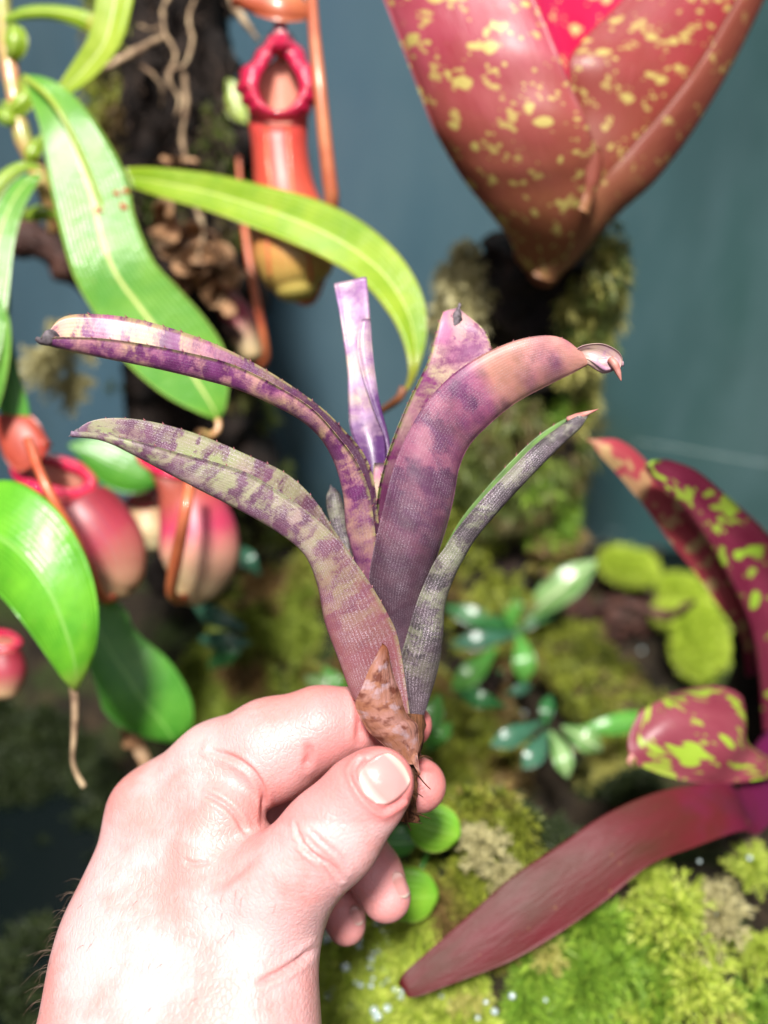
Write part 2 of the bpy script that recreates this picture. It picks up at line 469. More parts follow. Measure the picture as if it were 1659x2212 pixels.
flush += .35 * np.exp(-(((px - 690) ** 2 + (py - 1840) ** 2) / 60 ** 2)) + .3 * np.exp(-(((px - 280) ** 2 + (py - 1740) ** 2) / 70 ** 2)) + (nd < 14) * .5 * (HV[:, 2] < .2)
flush = np.clip(flush, 0, 1)
fl = flush[:, None]
for _ in range(6): fl = .4 * fl + .6 * lap(fl)
flush = fl[:, 0]

b = NB('skin')
po = b.pos()
f = b.attr('flush')
n1 = b.noise(po, 90, 4, .6); n2 = b.noise(po, 900, 2, .5)
pale = b.mix(n1, (.55, .30, .29), (.63, .40, .40)); red = b.mix(n1, (.50, .135, .13), (.58, .21, .20))
col = b.mix(b.step(f, 0, .9), pale, red)
col = b.mix(b.math('MULTIPLY', b.step(b.noise(po, 55, 4, .65), .46, .62), .75), col, (.56, .22, .20))
fr = b.step(b.voro(po, 330), .04, .015)
col = b.mix(b.math('MULTIPLY', fr, b.step(b.noise(po, 55, 1), .62, .7)), col, (.45, .19, .12))
warp = b.N('ShaderNodeVectorMath', {0: po, 1: b.N('ShaderNodeTexNoise', {'Vector': po, 'Scale': 120.0, 'Detail': 2.0}).outputs['Color']}, operation='MULTIPLY_ADD')
warp.inputs[1].default_value = (1, 1, 1)
mp = b.N('ShaderNodeMapping', {'Vector': po, 'Rotation': (0.2, 0.5, .7), 'Scale': (1, .55, 1)}).outputs[0]
vr = b.voro(mp, 950, 'DISTANCE_TO_EDGE'); vr2 = b.voro(po, 1700, 'F1')
hgt = b.math('ADD', b.math('MULTIPLY', b.step(vr, 0, .18), .8), b.math('ADD', b.math('MULTIPLY', vr2, .5), b.math('MULTIPLY', n2, .7)))
nr = b.bump(hgt, .00018, b.math('SUBTRACT', .42, b.math('MULTIPLY', f, .22)))
nr = b.bump(b.noise(b.map(po, (1, 1, 1)), 200, 3), .0006, .2, nr)
SKIN = b.bsdf(col, b.math('ADD', b.math('MULTIPLY', n1, .15), .38), nr, .45, .35, (1, .33, .2), scale=.005)
W = c2w(HV)
hand = fast_mesh('hand', W, HQ, SKIN, None, {'flush': flush}, smooth=True)
tag(hand, 'pale left hand pinching the small purple bromeliad by its stem', 'hand')
hand.name = 'hand'
HBVH = BVHTree.FromPolygons([tuple(v) for v in W], [tuple(int(i) for i in q) for q in HQ])
def on_hand(x, y):
    o = Vector(CAM); d = (Vector(P(x, y, .2)) - o).normalized()
    hit = HBVH.ray_cast(o, d)
    return (np.array(hit[0]), np.array(hit[1])) if hit[0] is not None else (None, None)
b = NB('nail'); uvn = b.sep(b.uv())
c = b.ramp(uvn[1], [(0, (.56, .33, .30)), (.14, (.58, .36, .33)), (.26, (.50, .23, .21)), (.84, (.53, .25, .24)), (.92, (.56, .42, .36)), (1, (.60, .48, .40))])
rid = b.noise(b.map(b.uv(), (40, 1.5, 1)), 1, 2)
NAILM = b.bsdf(c, .16, b.bump(rid, .00012, .4), .6, .1, (1, .4, .3), .4, .08, scale=.002)
def nail(cx, cy, ax, hl, hw, lift=.00035, n=22, m=17, sq=3.0, dome=.0004, plate=.0009):
    """nail plate laid on the skin: centre, axis direction, half length, half width in sketch units"""
    ax = np.array(ax, float); ax /= np.linalg.norm(ax); sx = np.array([-ax[1], ax[0]])
    V = []; U = []; last = None
    pts = []
    for i in range(n):
        v = -1 + 2 * i / (n - 1)
        for j in range(m):
            u = -1 + 2 * j / (m - 1)
            wv = hw * (1 - abs(v) ** sq * (.35 if v < 0 else .28)) ; 
            bv = v * hl * (1 - .16 * u * u) if v > 0 else v * hl * (1 - .20 * u * u)
            q = np.array([cx, cy]) + ax * bv + sx * u * wv
            p, nn = on_hand(*q)
            ok = p is not None and abs(np.dot(p - CAM, FWD) - np.dot(on_hand(cx, cy)[0] - CAM, FWD)) < .008
            pts.append((q, p + nn * (lift + dome * (1 - u * u)) if ok else None)); U.append(((u + 1) / 2, (v + 1) / 2))
    # plate: depths read off the skin, holes filled from their row, then smoothed
    dd = np.array([((g[1] - CAM) @ FWD) if g[1] is not None else np.nan for g in pts]).reshape(n, m)
    for _ in range(6):
        nan = np.isnan(dd)
        if not nan.any(): break
        pad = np.pad(dd, 1, constant_values=np.nan)
        nb_ = np.stack([pad[:-2, 1:-1], pad[2:, 1:-1], pad[1:-1, :-2], pad[1:-1, 2:]])
        with np.errstate(all='ignore'): av = np.nanmean(nb_, 0) + .0004
        dd[nan] = av[nan]
    dd[np.isnan(dd)] = np.nanmax(dd)
    for _ in range(10):
        pad = np.pad(dd, 1, mode='reflect', reflect_type='odd'); dd = .5 * dd + .125 * (pad[:-2, 1:-1] + pad[2:, 1:-1] + pad[1:-1, :-2] + pad[1:-1, 2:])
    dd = dd - plate
    allq = np.array([g[0] for g in pts])
    V = np.array([P(q[0], q[1], d) for q, d in zip(allq, dd.ravel())])
    N = n * m; B = V + FWD * .0006
    F = []
    for i in range(n - 1):
        for j in range(m - 1):
            a = i * m + j; F += [(a, a + 1, a + m + 1, a + m), (N + a, N + a + m, N + a + m + 1, N + a + 1)]
    for i in range(n - 1): F += [(i * m, (i + 1) * m, N + (i + 1) * m, N + i * m), (i * m + m - 1, N + i * m + m - 1, N + (i + 1) * m + m - 1, (i + 1) * m + m - 1)]
    for j in range(m - 1): F += [(j, N + j, N + j + 1, j + 1), ((n - 1) * m + j, (n - 1) * m + j + 1, N + (n - 1) * m + j + 1, N + (n - 1) * m + j)]
    o = link_mesh('fingernail', np.vstack([V, B]), F, NAILM, None, U + U); o.parent = hand
    return o
tn = nail(829, 1684, (.79, -.61), 53, 50)
tn.name = 'thumbnail'
nail(866, 1912, (.42, .9), 30, 14, plate=.0010)
nail(770, 1978, (.36, .93), 22, 11, plate=.0010)

# fine hairs on the wrist edge and the back of the hand
g = np.random.default_rng(3); hv = []; hf = []; off = 0
b = NB('hair'); HAIR = b.bsdf((.16, .10, .07), .5)
vid = np.where((HN[:, 2] < .35) & (HN[:, 2] > -1.0) & (py > 1900) & (py < 2330) & (px < 640))[0]
edge_ = vid[(HN[vid, 2] > -.35) & (HN[vid, 0] < -.3)]
Wn = HN[:, :1] * RIGHT + HN[:, 1:2] * UP + HN[:, 2:3] * FWD
for i in list(g.choice(edge_, 150)) + list(g.choice(vid, 130)):
    p0 = W[i]; nn = Wn[i]; ed = i in edge_
    dn = -UP * g.uniform(.3, 1.2) + RIGHT * g.uniform(-.5, .2); L_ = g.uniform(.002, .005) * (1.0 if ed else .8)
    k_ = .8 if ed else .25
    c = cr([p0 - nn * .0002, p0 + (nn * k_ + dn * .5) * L_ * .5, p0 + (nn * k_ * .9 + dn) * L_], 6)
    v, f_, _ = tube_geo(c, [.00004, .000015], 3, caps=False); hv.append(v); hf += [tuple(q + off for q in t) for t in f_]; off += len(v)
ho = link_mesh('hair', np.vstack(hv), hf, HAIR); ho.parent = hand; ho['kind'] = 'stuff'
# ------------------------------------------------ materials of bromeliad leaves
def brom_mat(name, pale, dark, bands=1.6, spots=4.0, thr=.5, soft=.06, root_col=None, root_at=(.0, .35), scurf=.3, rough=.42, tipcol=None,
             edge=None, coat=.15, trans=.12, mid=None, across=1.1, dots=.5, lines=125, inroot=None):
    b = NB(name); uv = b.uv(); me = b.uv('Metric'); uvs = b.sep(uv)
    w_ = b.N('ShaderNodeTexNoise', {'Vector': me, 'Scale': 5.0, 'Detail': 3.0}).outputs['Color']
    wm = b.N('ShaderNodeVectorMath', {0: w_, 1: (.34, .34, 0), 2: me}, operation='MULTIPLY_ADD').outputs[0]
    nb_ = b.noise(b.map(wm, (across, bands, 1)), 1.0, 2, .5)             # bands lying across the blade
    ns = b.noise(b.map(wm, (1, 1.2, 1)), spots, 3, .6)
    f = b.math('ADD', b.math('MULTIPLY', nb_, .66), b.math('MULTIPLY', ns, .34))
    stip = b.noise(b.map(me, (30, 22, 1)), 1.0, 2, .6)
    f = b.math('ADD', f, b.math('MULTIPLY', b.math('SUBTRACT', stip, .5), .16))
    f = b.step(f, thr - soft, thr + soft)
    dt = b.step(b.voro(b.map(wm, (1, .85, 1)), 7.0), .32, .20)
    f = b.math('MAXIMUM', f, b.math('MULTIPLY', b.math('MULTIPLY', dt, b.step(ns, .46, .56)), dots))
    palec = b.mix(b.step(b.noise(me, 1.1, 2), .35, .65), pale[0], pale[1]); darkc = b.mix(b.step(b.noise(me, 2.6, 3), .35, .65), dark[0], dark[1])
    c = b.mix(f, palec, darkc)
    if mid: c = b.mix(b.math('MULTIPLY', b.math('MULTIPLY', b.step(b.noise(b.map(me, (.5, 1, 1)), .9, 2), .40, .58), b.step(uvs[1], mid[2], mid[2] + .12)), mid[1]), c, mid[0])
    if root_col: c = b.mix(b.math('MULTIPLY', b.step(b.math('ADD', uvs[1], b.math('MULTIPLY', b.math('SUBTRACT', ns, .5), .3)), root_at[1], root_at[0]), .93), c, root_col)
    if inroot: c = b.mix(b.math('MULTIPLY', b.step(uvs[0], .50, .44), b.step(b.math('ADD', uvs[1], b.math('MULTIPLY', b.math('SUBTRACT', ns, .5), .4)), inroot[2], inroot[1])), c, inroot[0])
    if tipcol: c = b.mix(b.step(uvs[1], tipcol[1], tipcol[1] + .03), c, tipcol[0])
    if edge:
        ed = b.step(b.math('ABSOLUTE', b.math('SUBTRACT', uvs[0], .5)), edge[1], edge[1] + .03)
        c = b.mix(b.math('MULTIPLY', b.math('MULTIPLY', ed, .6), b.step(ns, .58, .46)), c, edge[0])
    # silvery scales in lengthwise rows
    ln = b.wave(b.map(me, (1, .02, 1)), lines / 20.0, 0.3)
    dash = b.noise(b.map(me, (75, 38, 1)), 1.0, 2, .6)
    patch = b.step(b.noise(b.map(wm, (1, .6, 1)), 2.0, 4, .65), .42, .66)
    sc = b.math('MULTIPLY', b.math('ADD', b.math('MULTIPLY', b.step(ln, .35, .75), .6), .4), b.step(dash, .45, .60))
    c = b.mix(b.math('MULTIPLY', b.math('MULTIPLY', sc, b.math('ADD', b.math('MULTIPLY', patch, .75), .25)), scurf), c, (.48, .40, .47))
    h = b.math('ADD', b.math('MULTIPLY', ln, .6), b.math('MULTIPLY', dash, .8))
    nr = b.bump(h, .00007, .35)
    nr = b.bump(b.noise(me, 2.2, 2), .0010, .3, nr)
    return b.bsdf(c, b.math('ADD', rough, b.math('MULTIPLY', dash, .2)), nr, .35, 0, None, coat, .3, trans)
MA = brom_mat('leaf_lilac_banded', [(.50, .34, .17), (.46, .16, .27)], [(.09, .010, .075), (.17, .03, .14)], 2.1, 4.5, .48, .075, (.055, .008, .04), (.0, .32), inroot=((.045, .005, .03), .46, .74), scurf=.30, rough=.36, coat=.2, edge=((.44, .40, .14), .46))  # inroot: plum inner base, with the channel's shade put into the colour
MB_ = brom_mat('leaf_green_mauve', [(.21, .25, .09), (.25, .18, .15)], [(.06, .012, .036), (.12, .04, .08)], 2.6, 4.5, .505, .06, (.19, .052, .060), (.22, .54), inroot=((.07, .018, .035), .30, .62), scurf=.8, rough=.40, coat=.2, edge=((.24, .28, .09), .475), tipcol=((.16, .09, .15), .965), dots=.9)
MC_ = brom_mat('leaf_pale_lilac', [(.46, .36, .26), (.36, .22, .42)], [(.17, .05, .19), (.27, .12, .30)], 1.2, 3.4, .54, .08, (.055, .006, .10), (.43, .56), scurf=.3, rough=.30, coat=.4)
MD_ = brom_mat('leaf_magenta_speckled', [(.48, .38, .24), (.38, .12, .24)], [(.13, .01, .085), (.19, .03, .13)], 1.3, 5.0, .53, .07, (.085, .006, .055), (.36, .78), scurf=.2, edge=((.34, .46, .07), .455), rough=.40, dots=.9, tipcol=((.10, .08, .09), .972))
ME_ = brom_mat('leaf_broad_violet', [(.40, .13, .20), (.27, .055, .15)], [(.075, .010, .06), (.13, .022, .095)], 1.7, 3.8, .48, .08, (.038, .018, .028), (.28, .74), scurf=.45, rough=.44, mid=((.50, .24, .14), .65, .60), coat=.1)
MF_ = brom_mat('leaf_grey_scurfy', [(.16, .18, .10), (.13, .125, .09)], [(.020, .018, .016), (.055, .036, .045)], 1.4, 7.0, .48, .05, (.05, .028, .038), (.05, .26), scurf=1.0, rough=.5, coat=.05, dots=.3)
MC2 = brom_mat('leaf_end_pale', [(.50, .36, .26), (.44, .24, .36)], [(.26, .10, .26), (.32, .16, .32)], 1.2, 3.4, .56, .08, scurf=.3, rough=.32, coat=.3)
b = NB('dry_bract'); me = b.uv('Metric')
c = b.mix(b.step(b.noise(me, 1.6, 4), .4, .62), (.25, .10, .055), (.32, .16, .14))
c = b.mix(b.step(b.noise(me, 3.5, 3), .5, .62), c, (.12, .035, .022)); c = b.mix(b.math('MULTIPLY', b.step(b.noise(me, 2.2, 4), .52, .6), .6), c, (.36, .27, .31))
c = b.mix(b.step(b.sep(b.uv())[1], .82, 1), c, (.18, .05, .015))
DRY = b.bsdf(c, .6, b.bump(b.noise(b.map(me, (14, 2, 1)), 1, 4), .0006, .6), .3, 0, None, 0, .1, .1)
b = NB('stem_fibre'); c = b.ramp(b.noise(b.map(b.uv(), (14, 5, 1)), 1, 4), [(.3, (.035, .015, .008)), (.7, (.20, .08, .035))])
STEM = b.bsdf(c, .8, b.bump(b.noise(b.map(b.uv(), (30, 6, 1)), 1, 4), .001, .9), .2)
b = NB('dead_tip'); STIP = b.bsdf(b.ramp(b.noise(b.pos(), 700, 3), [(.3, (.02, .015, .018)), (.7, (.16, .13, .15))]), .7)
b = NB('spine'); SPINE = b.bsdf((.22, .07, .08), .5)
b = NB('pink_tip'); PTIP = b.bsdf(b.ramp(b.noise(b.pos(), 500, 2), [(.3, (.40, .13, .11)), (.7, (.5, .26, .22))]), .5, trans=.1)

held = root('bromeliad', P(880, 1770, .203), 'small purple banded bromeliad held by the stem in the hand', 'bromeliad')
SPN = dict(size=.0011, step=3, mat=SPINE)
SPN['from'] = 8
def dz(pts, ds):
    n = len(pts); dd = np.interp(np.linspace(0, 1, n), np.linspace(0, 1, len(ds)), ds)
    return [(x, y, d) for (x, y), d in zip(pts, dd)]
SP = lambda step=3, size=.0011, start=8: {'size': size, 'step': step, 'mat': SPINE, 'from': start}
# leaf A, long one arching to the left, black tip (base -> tip)
LA = dz([(832, 1330), (822, 1180), (814, 1090), (806, 1030), (785, 978), (745, 930), (700, 885), (640, 840), (560, 790), (470, 745), (380, 712), (280, 686), (190, 678), (135, 685), (108, 712), (92, 730)], [.209, .207, .205, .202, .198, .195, .194, .193])
MA_r = dz([(800, 1330), (772, 1210), (754, 1140), (748, 1070), (730, 1000), (700, 945), (658, 905), (600, 872), (520, 836), (430, 810), (330, 786), (230, 766), (165, 752), (125, 744), (104, 738), (92, 733)], [.2085, .2065, .2035, .199, .195, .192, .191, .1915])
RA = dz([(826, 1330), (815, 1190), (806, 1110), (796, 1055), (768, 992), (725, 935), (675, 882), (600, 834), (500, 786), (400, 760), (300, 741), (215, 730), (150, 728), (118, 728), (102, 732), (92, 734)], [.2065, .2035, .200, .196, .1915, .189, .1885, .190])
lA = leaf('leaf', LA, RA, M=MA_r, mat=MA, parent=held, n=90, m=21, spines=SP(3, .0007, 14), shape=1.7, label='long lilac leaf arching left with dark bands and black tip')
def tip(pts, r, mat, par, label=None):
    o = tube('leaf_tip', pts, r, mat, None, n=16, k=8, rough=.0003, rs=900)
    o.parent = par; o.matrix_parent_inverse = Matrix.Translation(-Vector(held.location)); return o
tip([(118, 722, .1905), (104, 733, .1895), (92, 737, .1895), (78, 732, .1895)], [.0012, .0016, .0009, .0002], STIP, lA)
# leaf B, lower left
LB = dz([(880, 1600), (872, 1450), (840, 1330), (770, 1215), (725, 1150), (708, 1122), (683, 1084), (644, 1042), (600, 1012), (540, 985), (460, 950), (380, 923), (300, 906), (235, 903), (190, 912), (157, 936)], [.212, .211, .209, .206, .203, .200, .197, .195])
MBr = dz([(850, 1610), (800, 1540), (768, 1500), (735, 1415), (708, 1340), (692, 1260), (662, 1192), (600, 1140), (520, 1094), (430, 1048), (340, 999), (290, 972), (250, 952), (215, 940), (185, 937), (157, 937)], [.2045, .202, .199, .197, .195, .1935, .1925, .194])
RB = dz([(892, 1600), (872, 1450), (858, 1375), (842, 1335), (800, 1262), (762, 1208), (722, 1157), (670, 1110), (610, 1066), (540, 1024), (470, 1000), (400, 982), (330, 962), (260, 944), (205, 934), (157, 936)], [.2055, .203, .200, .197, .1945, .192, .191, .194])
lB = leaf('leaf', LB, RB, M=MBr, mat=MB_, parent=held, n=90, m=23, spines=SP(3, .0007, 26), shape=1.9, label='greenish lower left leaf with mauve bands and pointed tip')
tip([(170, 932, .1945), (158, 937, .1945), (148, 943, .1945)], [.0007, .0004, .0001], STIP, lB)
# leaf C, upright at the back
LC = dz([(812, 1250), (800, 1100), (775, 985), (756, 925), (752, 865), (750, 800), (741, 730), (732, 670), (721, 614)], [.212, .214, .216, .217, .218, .221])
RC = dz([(835, 1250), (836, 1100), (836, 985), (832, 935), (816, 850), (806, 770), (801, 700), (797, 650), (792, 599)], [.212, .2135, .215, .216, .217, .2205])
leaf('leaf', LC, RC, mat=MC_, parent=held, bow=[.5, .45, .40, .30, .22, .16, .1, .05], n=70, m=17, shape=2.2, label='narrow pale lilac leaf standing upright at the back')
lC2 = leaf('leaf_margin_fold', dz([(838, 1000), (830, 945), (802, 870), (778, 790), (772, 735), (782, 690)], [.2135, .2145, .2155, .216]),
     dz([(842, 990), (836, 945), (818, 860), (806, 780), (800, 725), (799, 690)], [.2142, .2152, .2162, .2168]), mat=MC_, parent=held, bow=-.15, n=40, m=7, thick=.0005)
# leaf D, behind, with dark dead tip
LD = dz([(818, 1330), (812, 1140), (815, 1070), (828, 1010), (845, 958), (866, 905), (890, 850), (922, 785), (940, 725), (950, 690), (960, 673), (985, 668)], [.209, .2085, .209, .2095, .210, .211, .2135])
RD = dz([(880, 1330), (905, 1180), (935, 1050), (965, 985), (995, 930), (1020, 880), (1042, 830), (1056, 785), (1061, 750), (1048, 716), (1020, 690), (992, 670)], [.211, .2105, .2105, .2105, .2105, .211, .2135])
lD = leaf('leaf', LD, RD, mat=MD_, parent=held, bow=[.2, .28, .26, .2, .14, .08, .04], n=80, m=21, spines=SP(3, .0007, 18), shape=2.0, label='broad magenta and cream leaf with grey dead tip')
tip([(980, 706, .2112), (986, 692, .2115), (990, 675, .212), (993, 655, .2122)], [.0007, .0010, .0006, .0001], STIP, lD)
# leaf E, the broad front one arching right
LE = dz([(858, 1480), (822, 1350), (800, 1262), (808, 1190), (826, 1110), (850, 1015), (882, 935), (930, 858), (990, 800), (1060, 757), (1130, 731), (1190, 725), (1228, 738), (1250, 762), (1262, 776)], [.208, .2045, .202, .2005, .199, .199, .200, .2015])
RE = dz([(888, 1480), (898, 1350), (935, 1225), (962, 1140), (978, 1075), (990, 1010), (1012, 962), (1052, 918), (1115, 868), (1190, 828), (1232, 808), (1262, 792), (1276, 783), (1270, 780), (1264, 778)], [.2085, .206, .205, .2045, .2035, .202, .201, .2015])
lE = leaf('leaf', LE, RE, mat=ME_, parent=held, bow=[-.10, -.2, -.28, -.28, -.22, -.16, -.14, -.12, -.1, -.05], n=90, m=23, spines=SP(3, .0006, 20), shape=2.1, wob=.0002, label='broad violet leaf in front curving over to the right')
leaf('leaf_fold', dz([(1240, 756), (1262, 745), (1300, 742), (1332, 756), (1345, 775), (1340, 795)], [.2000, .1985, .199, .200]),
     dz([(1250, 772), (1268, 776), (1285, 786), (1302, 798), (1312, 800), (1325, 796)], [.2012, .1995, .199, .1995]), mat=MC2, parent=held, bow=.28, n=36, m=13, thick=.0005, label='curled over pale leaf end')
leaf('leaf_fold', dz([(1252, 764), (1272, 772), (1300, 772), (1325, 768), (1345, 780)], [.2012, .2000, .2003]), dz([(1262, 776), (1282, 792), (1302, 806), (1325, 800), (1344, 788)], [.2014, .2008, .2008]), mat=MC2, parent=held, bow=-.2, n=30, m=11, thick=.0005)
tp = tube('leaf_tip', [(1318, 776, .1990), (1327, 785, .1985), (1334, 800, .1985), (1342, 823, .1985)], [.0008, .0008, .0006, .0001], PTIP, held, n=14, k=7)
# leaf F, narrow grey one on the right
LF = dz([(896, 1575), (870, 1480), (863, 1435), (878, 1380), (902, 1300), (936, 1220), (960, 1185), (990, 1140), (1040, 1080), (1100, 1018), (1150, 968), (1195, 932), (1232, 908), (1250, 900), (1262, 896)], [.2085, .2065, .204, .2015, .200, .201, .203, .2055])
RF = dz([(904, 1572), (926, 1510), (946, 1440), (956, 1370), (960, 1300), (988, 1222), (1020, 1162), (1068, 1103), (1130, 1040), (1185, 985), (1225, 948), (1245, 930), (1254, 918), (1262, 906), (1266, 899)], [.2085, .207, .205, .203, .202, .2025, .204, .2055])
lF = leaf('leaf', LF, RF, mat=MF_, parent=held, bow=[-.2, -.34, -.42, -.42, -.4, -.35, -.3, -.2], n=90, m=19, shape=2.3, label='narrow grey scurfy leaf reaching right with pink tip')
b = NB('leaf_inner_green'); me = b.uv('Metric'); c = b.mix(b.step(b.noise(b.map(me, (1, .4, 1)), 3, 3), .4, .6), (.10, .17, .06), (.16, .30, .08))
GIN = b.bsdf(c, .45, b.bump(b.noise(b.map(me, (20, 2, 1)), 1, 2), .0003, .5), .5, 0, None, .1, .3, .15)
leaf('leaf_inner_margin', dz([(964, 1178), (1000, 1118), (1052, 1055), (1110, 992), (1160, 945), (1205, 915), (1240, 898), (1262, 893)], [.2075, .2065, .207, .208]),
     dz([(962, 1186), (1000, 1134), (1054, 1072), (1112, 1012), (1162, 962), (1205, 930), (1240, 906), (1264, 898)], [.2035, .2022, .203, .2055]), mat=GIN, parent=held, bow=.2, n=50, m=9, spines=SP(4, .0010, 4), label='green inner face of the narrow leaf')
tube('leaf_tip', [(1228, 908, .2055), (1250, 900, .2045), (1268, 893, .2045), (1292, 884, .2045)], [.0012, .0013, .0007, .0001], PTIP, held, n=14, k=7, squash=(UP, .6))
# G, small offset leaf behind
leaf('leaf', dz([(745, 1240), (735, 1190), (718, 1140), (708, 1100), (707, 1075), (716, 1060)], [.215, .216, .217]), dz([(775, 1240), (765, 1190), (750, 1140), (743, 1100), (736, 1074), (722, 1060)], [.215, .216, .217]),
     mat=MF_, parent=held, bow=-.45, n=36, m=11, label='short pale offset leaf half hidden on the left')
tube('leaf_tip', [(719, 1068, .217), (716, 1058, .217), (714, 1047, .217)], [.0008, .0005, .0001], STIP, held, n=8, k=6)
# dark heart between the leaves
leaf('leaf', dz([(850, 1460), (805, 1300), (798, 1180), (800, 1080), (808, 1000)], [.210, .2105, .2115]), dz([(880, 1460), (870, 1300), (850, 1180), (838, 1080), (832, 1000)], [.210, .2105, .2115]), mat=MD_, parent=held, bow=.15, n=40, m=9, label='dark inner leaf in the heart')
# dry bract, stem, flake
leaf('bract', dz([(868, 1650), (832, 1612), (800, 1585), (778, 1548), (768, 1520), (780, 1490), (800, 1440), (818, 1405), (826, 1390)], [.1985, .197, .1955, .197]),
     dz([(898, 1650), (904, 1612), (902, 1575), (898, 1562), (884, 1550), (872, 1520), (855, 1465), (838, 1412), (828, 1390)], [.1995, .2005, .2005, .199, .197]), mat=DRY, parent=held, bow=[-.2, -.3, -.3, -.22, -.15, -.05], n=60, m=19, wob=.0006, wobs=160, shape=2.2, label='dry brown bract at the base')
tube('stem', [(884, 1545, .205), (884, 1600, .2035), (886, 1660, .2025), (887, 1710, .2025), (882, 1772, .202)], [.0030, .0032, .0017, .0013, .0012, .0022], STEM, held, n=44, k=14, rough=.0005, rs=500)
leaf('flake', dz([(880, 1596), (884, 1630), (895, 1655), (905, 1672)], [.1985, .1975]), dz([(896, 1598), (902, 1630), (905, 1655), (908, 1674)], [.199, .1975]), mat=DRY, parent=held, bow=-.2, n=20, m=7)
tube('root_hair', [(900, 1640, .202), (918, 1633, .202), (935, 1640, .203)], [.0003, .0002, .0001], STEM, held, n=12, k=5)
for q_ in range(9):
    xx = random.uniform(872, 900); yy = random.uniform(1590, 1770)
    tube('root_hair', [(xx, yy, .2005), (xx + random.uniform(-14, 22), yy + random.uniform(4, 18), .1995), (xx + random.uniform(-18, 34), yy + random.uniform(14, 44), .1998)], [.00022, .00008], STEM, held, n=10, k=4)
tube('root_hair', [(898, 1668, .200), (915, 1690, .199), (930, 1705, .199)], [.0002, .0001], STEM, held, n=12, k=5)
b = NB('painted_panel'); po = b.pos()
c = b.ramp(b.noise(po, 3.2, 3, .5), [(.3, (.028, .066, .098)), (.7, (.060, .122, .168))])  # broad blue variation: the panel's vague reflections put into its colour
c = b.mix(b.step(b.sep(po)[0], -.02, .2), c, (.030, .080, .072))  # green towards the right is a painted reflection too
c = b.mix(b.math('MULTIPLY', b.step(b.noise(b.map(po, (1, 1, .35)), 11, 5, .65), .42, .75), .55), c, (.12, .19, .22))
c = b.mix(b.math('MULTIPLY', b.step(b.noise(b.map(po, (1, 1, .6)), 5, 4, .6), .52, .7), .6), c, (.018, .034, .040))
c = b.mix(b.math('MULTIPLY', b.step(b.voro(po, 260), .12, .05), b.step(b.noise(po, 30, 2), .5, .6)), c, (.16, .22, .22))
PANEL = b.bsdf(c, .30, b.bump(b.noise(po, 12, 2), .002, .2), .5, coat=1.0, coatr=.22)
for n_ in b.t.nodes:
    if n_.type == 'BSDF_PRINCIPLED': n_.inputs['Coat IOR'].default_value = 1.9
V = np.array([[-.8, .45, -.4], [.8, .45, -.4], [.8, .45, .9], [-.8, .45, .9], [-.8, .47, -.4], [.8, .47, -.4], [.8, .47, .9], [-.8, .47, .9]])
for sx in (-1, 1):  # unseen side walls, added to block light from the sides
    x0, x1 = sx * .34, sx * .36
    V2 = np.array([[x0, -.02, -.4], [x0, .449, -.4], [x0, .449, .7], [x0, -.02, .7], [x1, -.02, -.4], [x1, .449, -.4], [x1, .449, .7], [x1, -.02, .7]])
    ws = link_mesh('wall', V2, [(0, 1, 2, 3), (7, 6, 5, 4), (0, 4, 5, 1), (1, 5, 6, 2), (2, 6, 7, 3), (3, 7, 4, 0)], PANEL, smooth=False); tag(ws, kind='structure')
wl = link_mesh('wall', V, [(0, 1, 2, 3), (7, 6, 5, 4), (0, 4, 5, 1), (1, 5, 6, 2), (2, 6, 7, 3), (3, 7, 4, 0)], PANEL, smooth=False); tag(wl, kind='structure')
th = tube('silk_thread', [(1370, 952, .46), (1450, 965, .465), (1560, 985, .47), (1700, 1008, .475)], .00016, NB('silk').bsdf((.35, .42, .40), .5), None, n=20, k=5)
tag(th, 'faint pale thread crossing the wall above the spotted leaves', 'thread')
# ------------------------------------------------ terrain
MOUNDS = []   # (x, y, sx, sy, h)
def mound(px_, py_, sx, sy, h, z=0.0):
    g = G(px_, py_, z); MOUNDS.append((g[0], g[1], sx, sy, h))
mound(1480, 2000, .075, .05, .050, .03); mound(1250, 2150, .06, .03, .03, .02); mound(1000, 1850, .03, .06, .035, .02)
mound(600, 1300, .055, .05, .060, .03); mound(620, 1480, .05, .04, .05, .03); mound(1050, 1250, .035, .04, .06, .03)
mound(880, 2100, .035, .03, .04, .02); mound(1340, 1250, .04, .03, .018, 0); mound(300, 1100, .09, .05, .02)
mound(1180, 1650, .06, .04, .02)
def H(x, y):
    x = np.asarray(x, float); y = np.asarray(y, float)
    h = np.full(x.shape, -.012)
    for a, b_, sx, sy, hh in MOUNDS: h = h + hh * np.exp(-((x - a) / sx) ** 2 - ((y - b_) / sy) ** 2)
    h = h - .03 * np.exp(-((x + .16) / .09) ** 2 - ((y - .24) / .10) ** 2) + .02 * np.exp(-((x + .22) / .12) ** 2 - ((y - .30) / .2) ** 2)
    h = h - .02 * np.exp(-((x - .17) / .06) ** 2 - ((y - .41) / .04) ** 2)
    p = np.stack([x.ravel(), y.ravel(), np.zeros(x.size)], 1)
    return h + (fbm(p, 38, 4, 5) * .008).reshape(x.shape)
gx = np.linspace(-.6, .6, 241); gy = np.linspace(-.35, .47, 165)
X, Y = np.meshgrid(gx, gy, indexing='ij'); Z = H(X, Y)
V = np.stack([X.ravel(), Y.ravel(), Z.ravel()], 1); ny = len(gy)
I, J = np.meshgrid(np.arange(len(gx) - 1), np.arange(ny - 1), indexing='ij'); a = (I * ny + J).ravel()
T = np.stack([a, a + ny, a + ny + 1, a + 1], 1)
b = NB('soil_shaded'); po = b.pos()
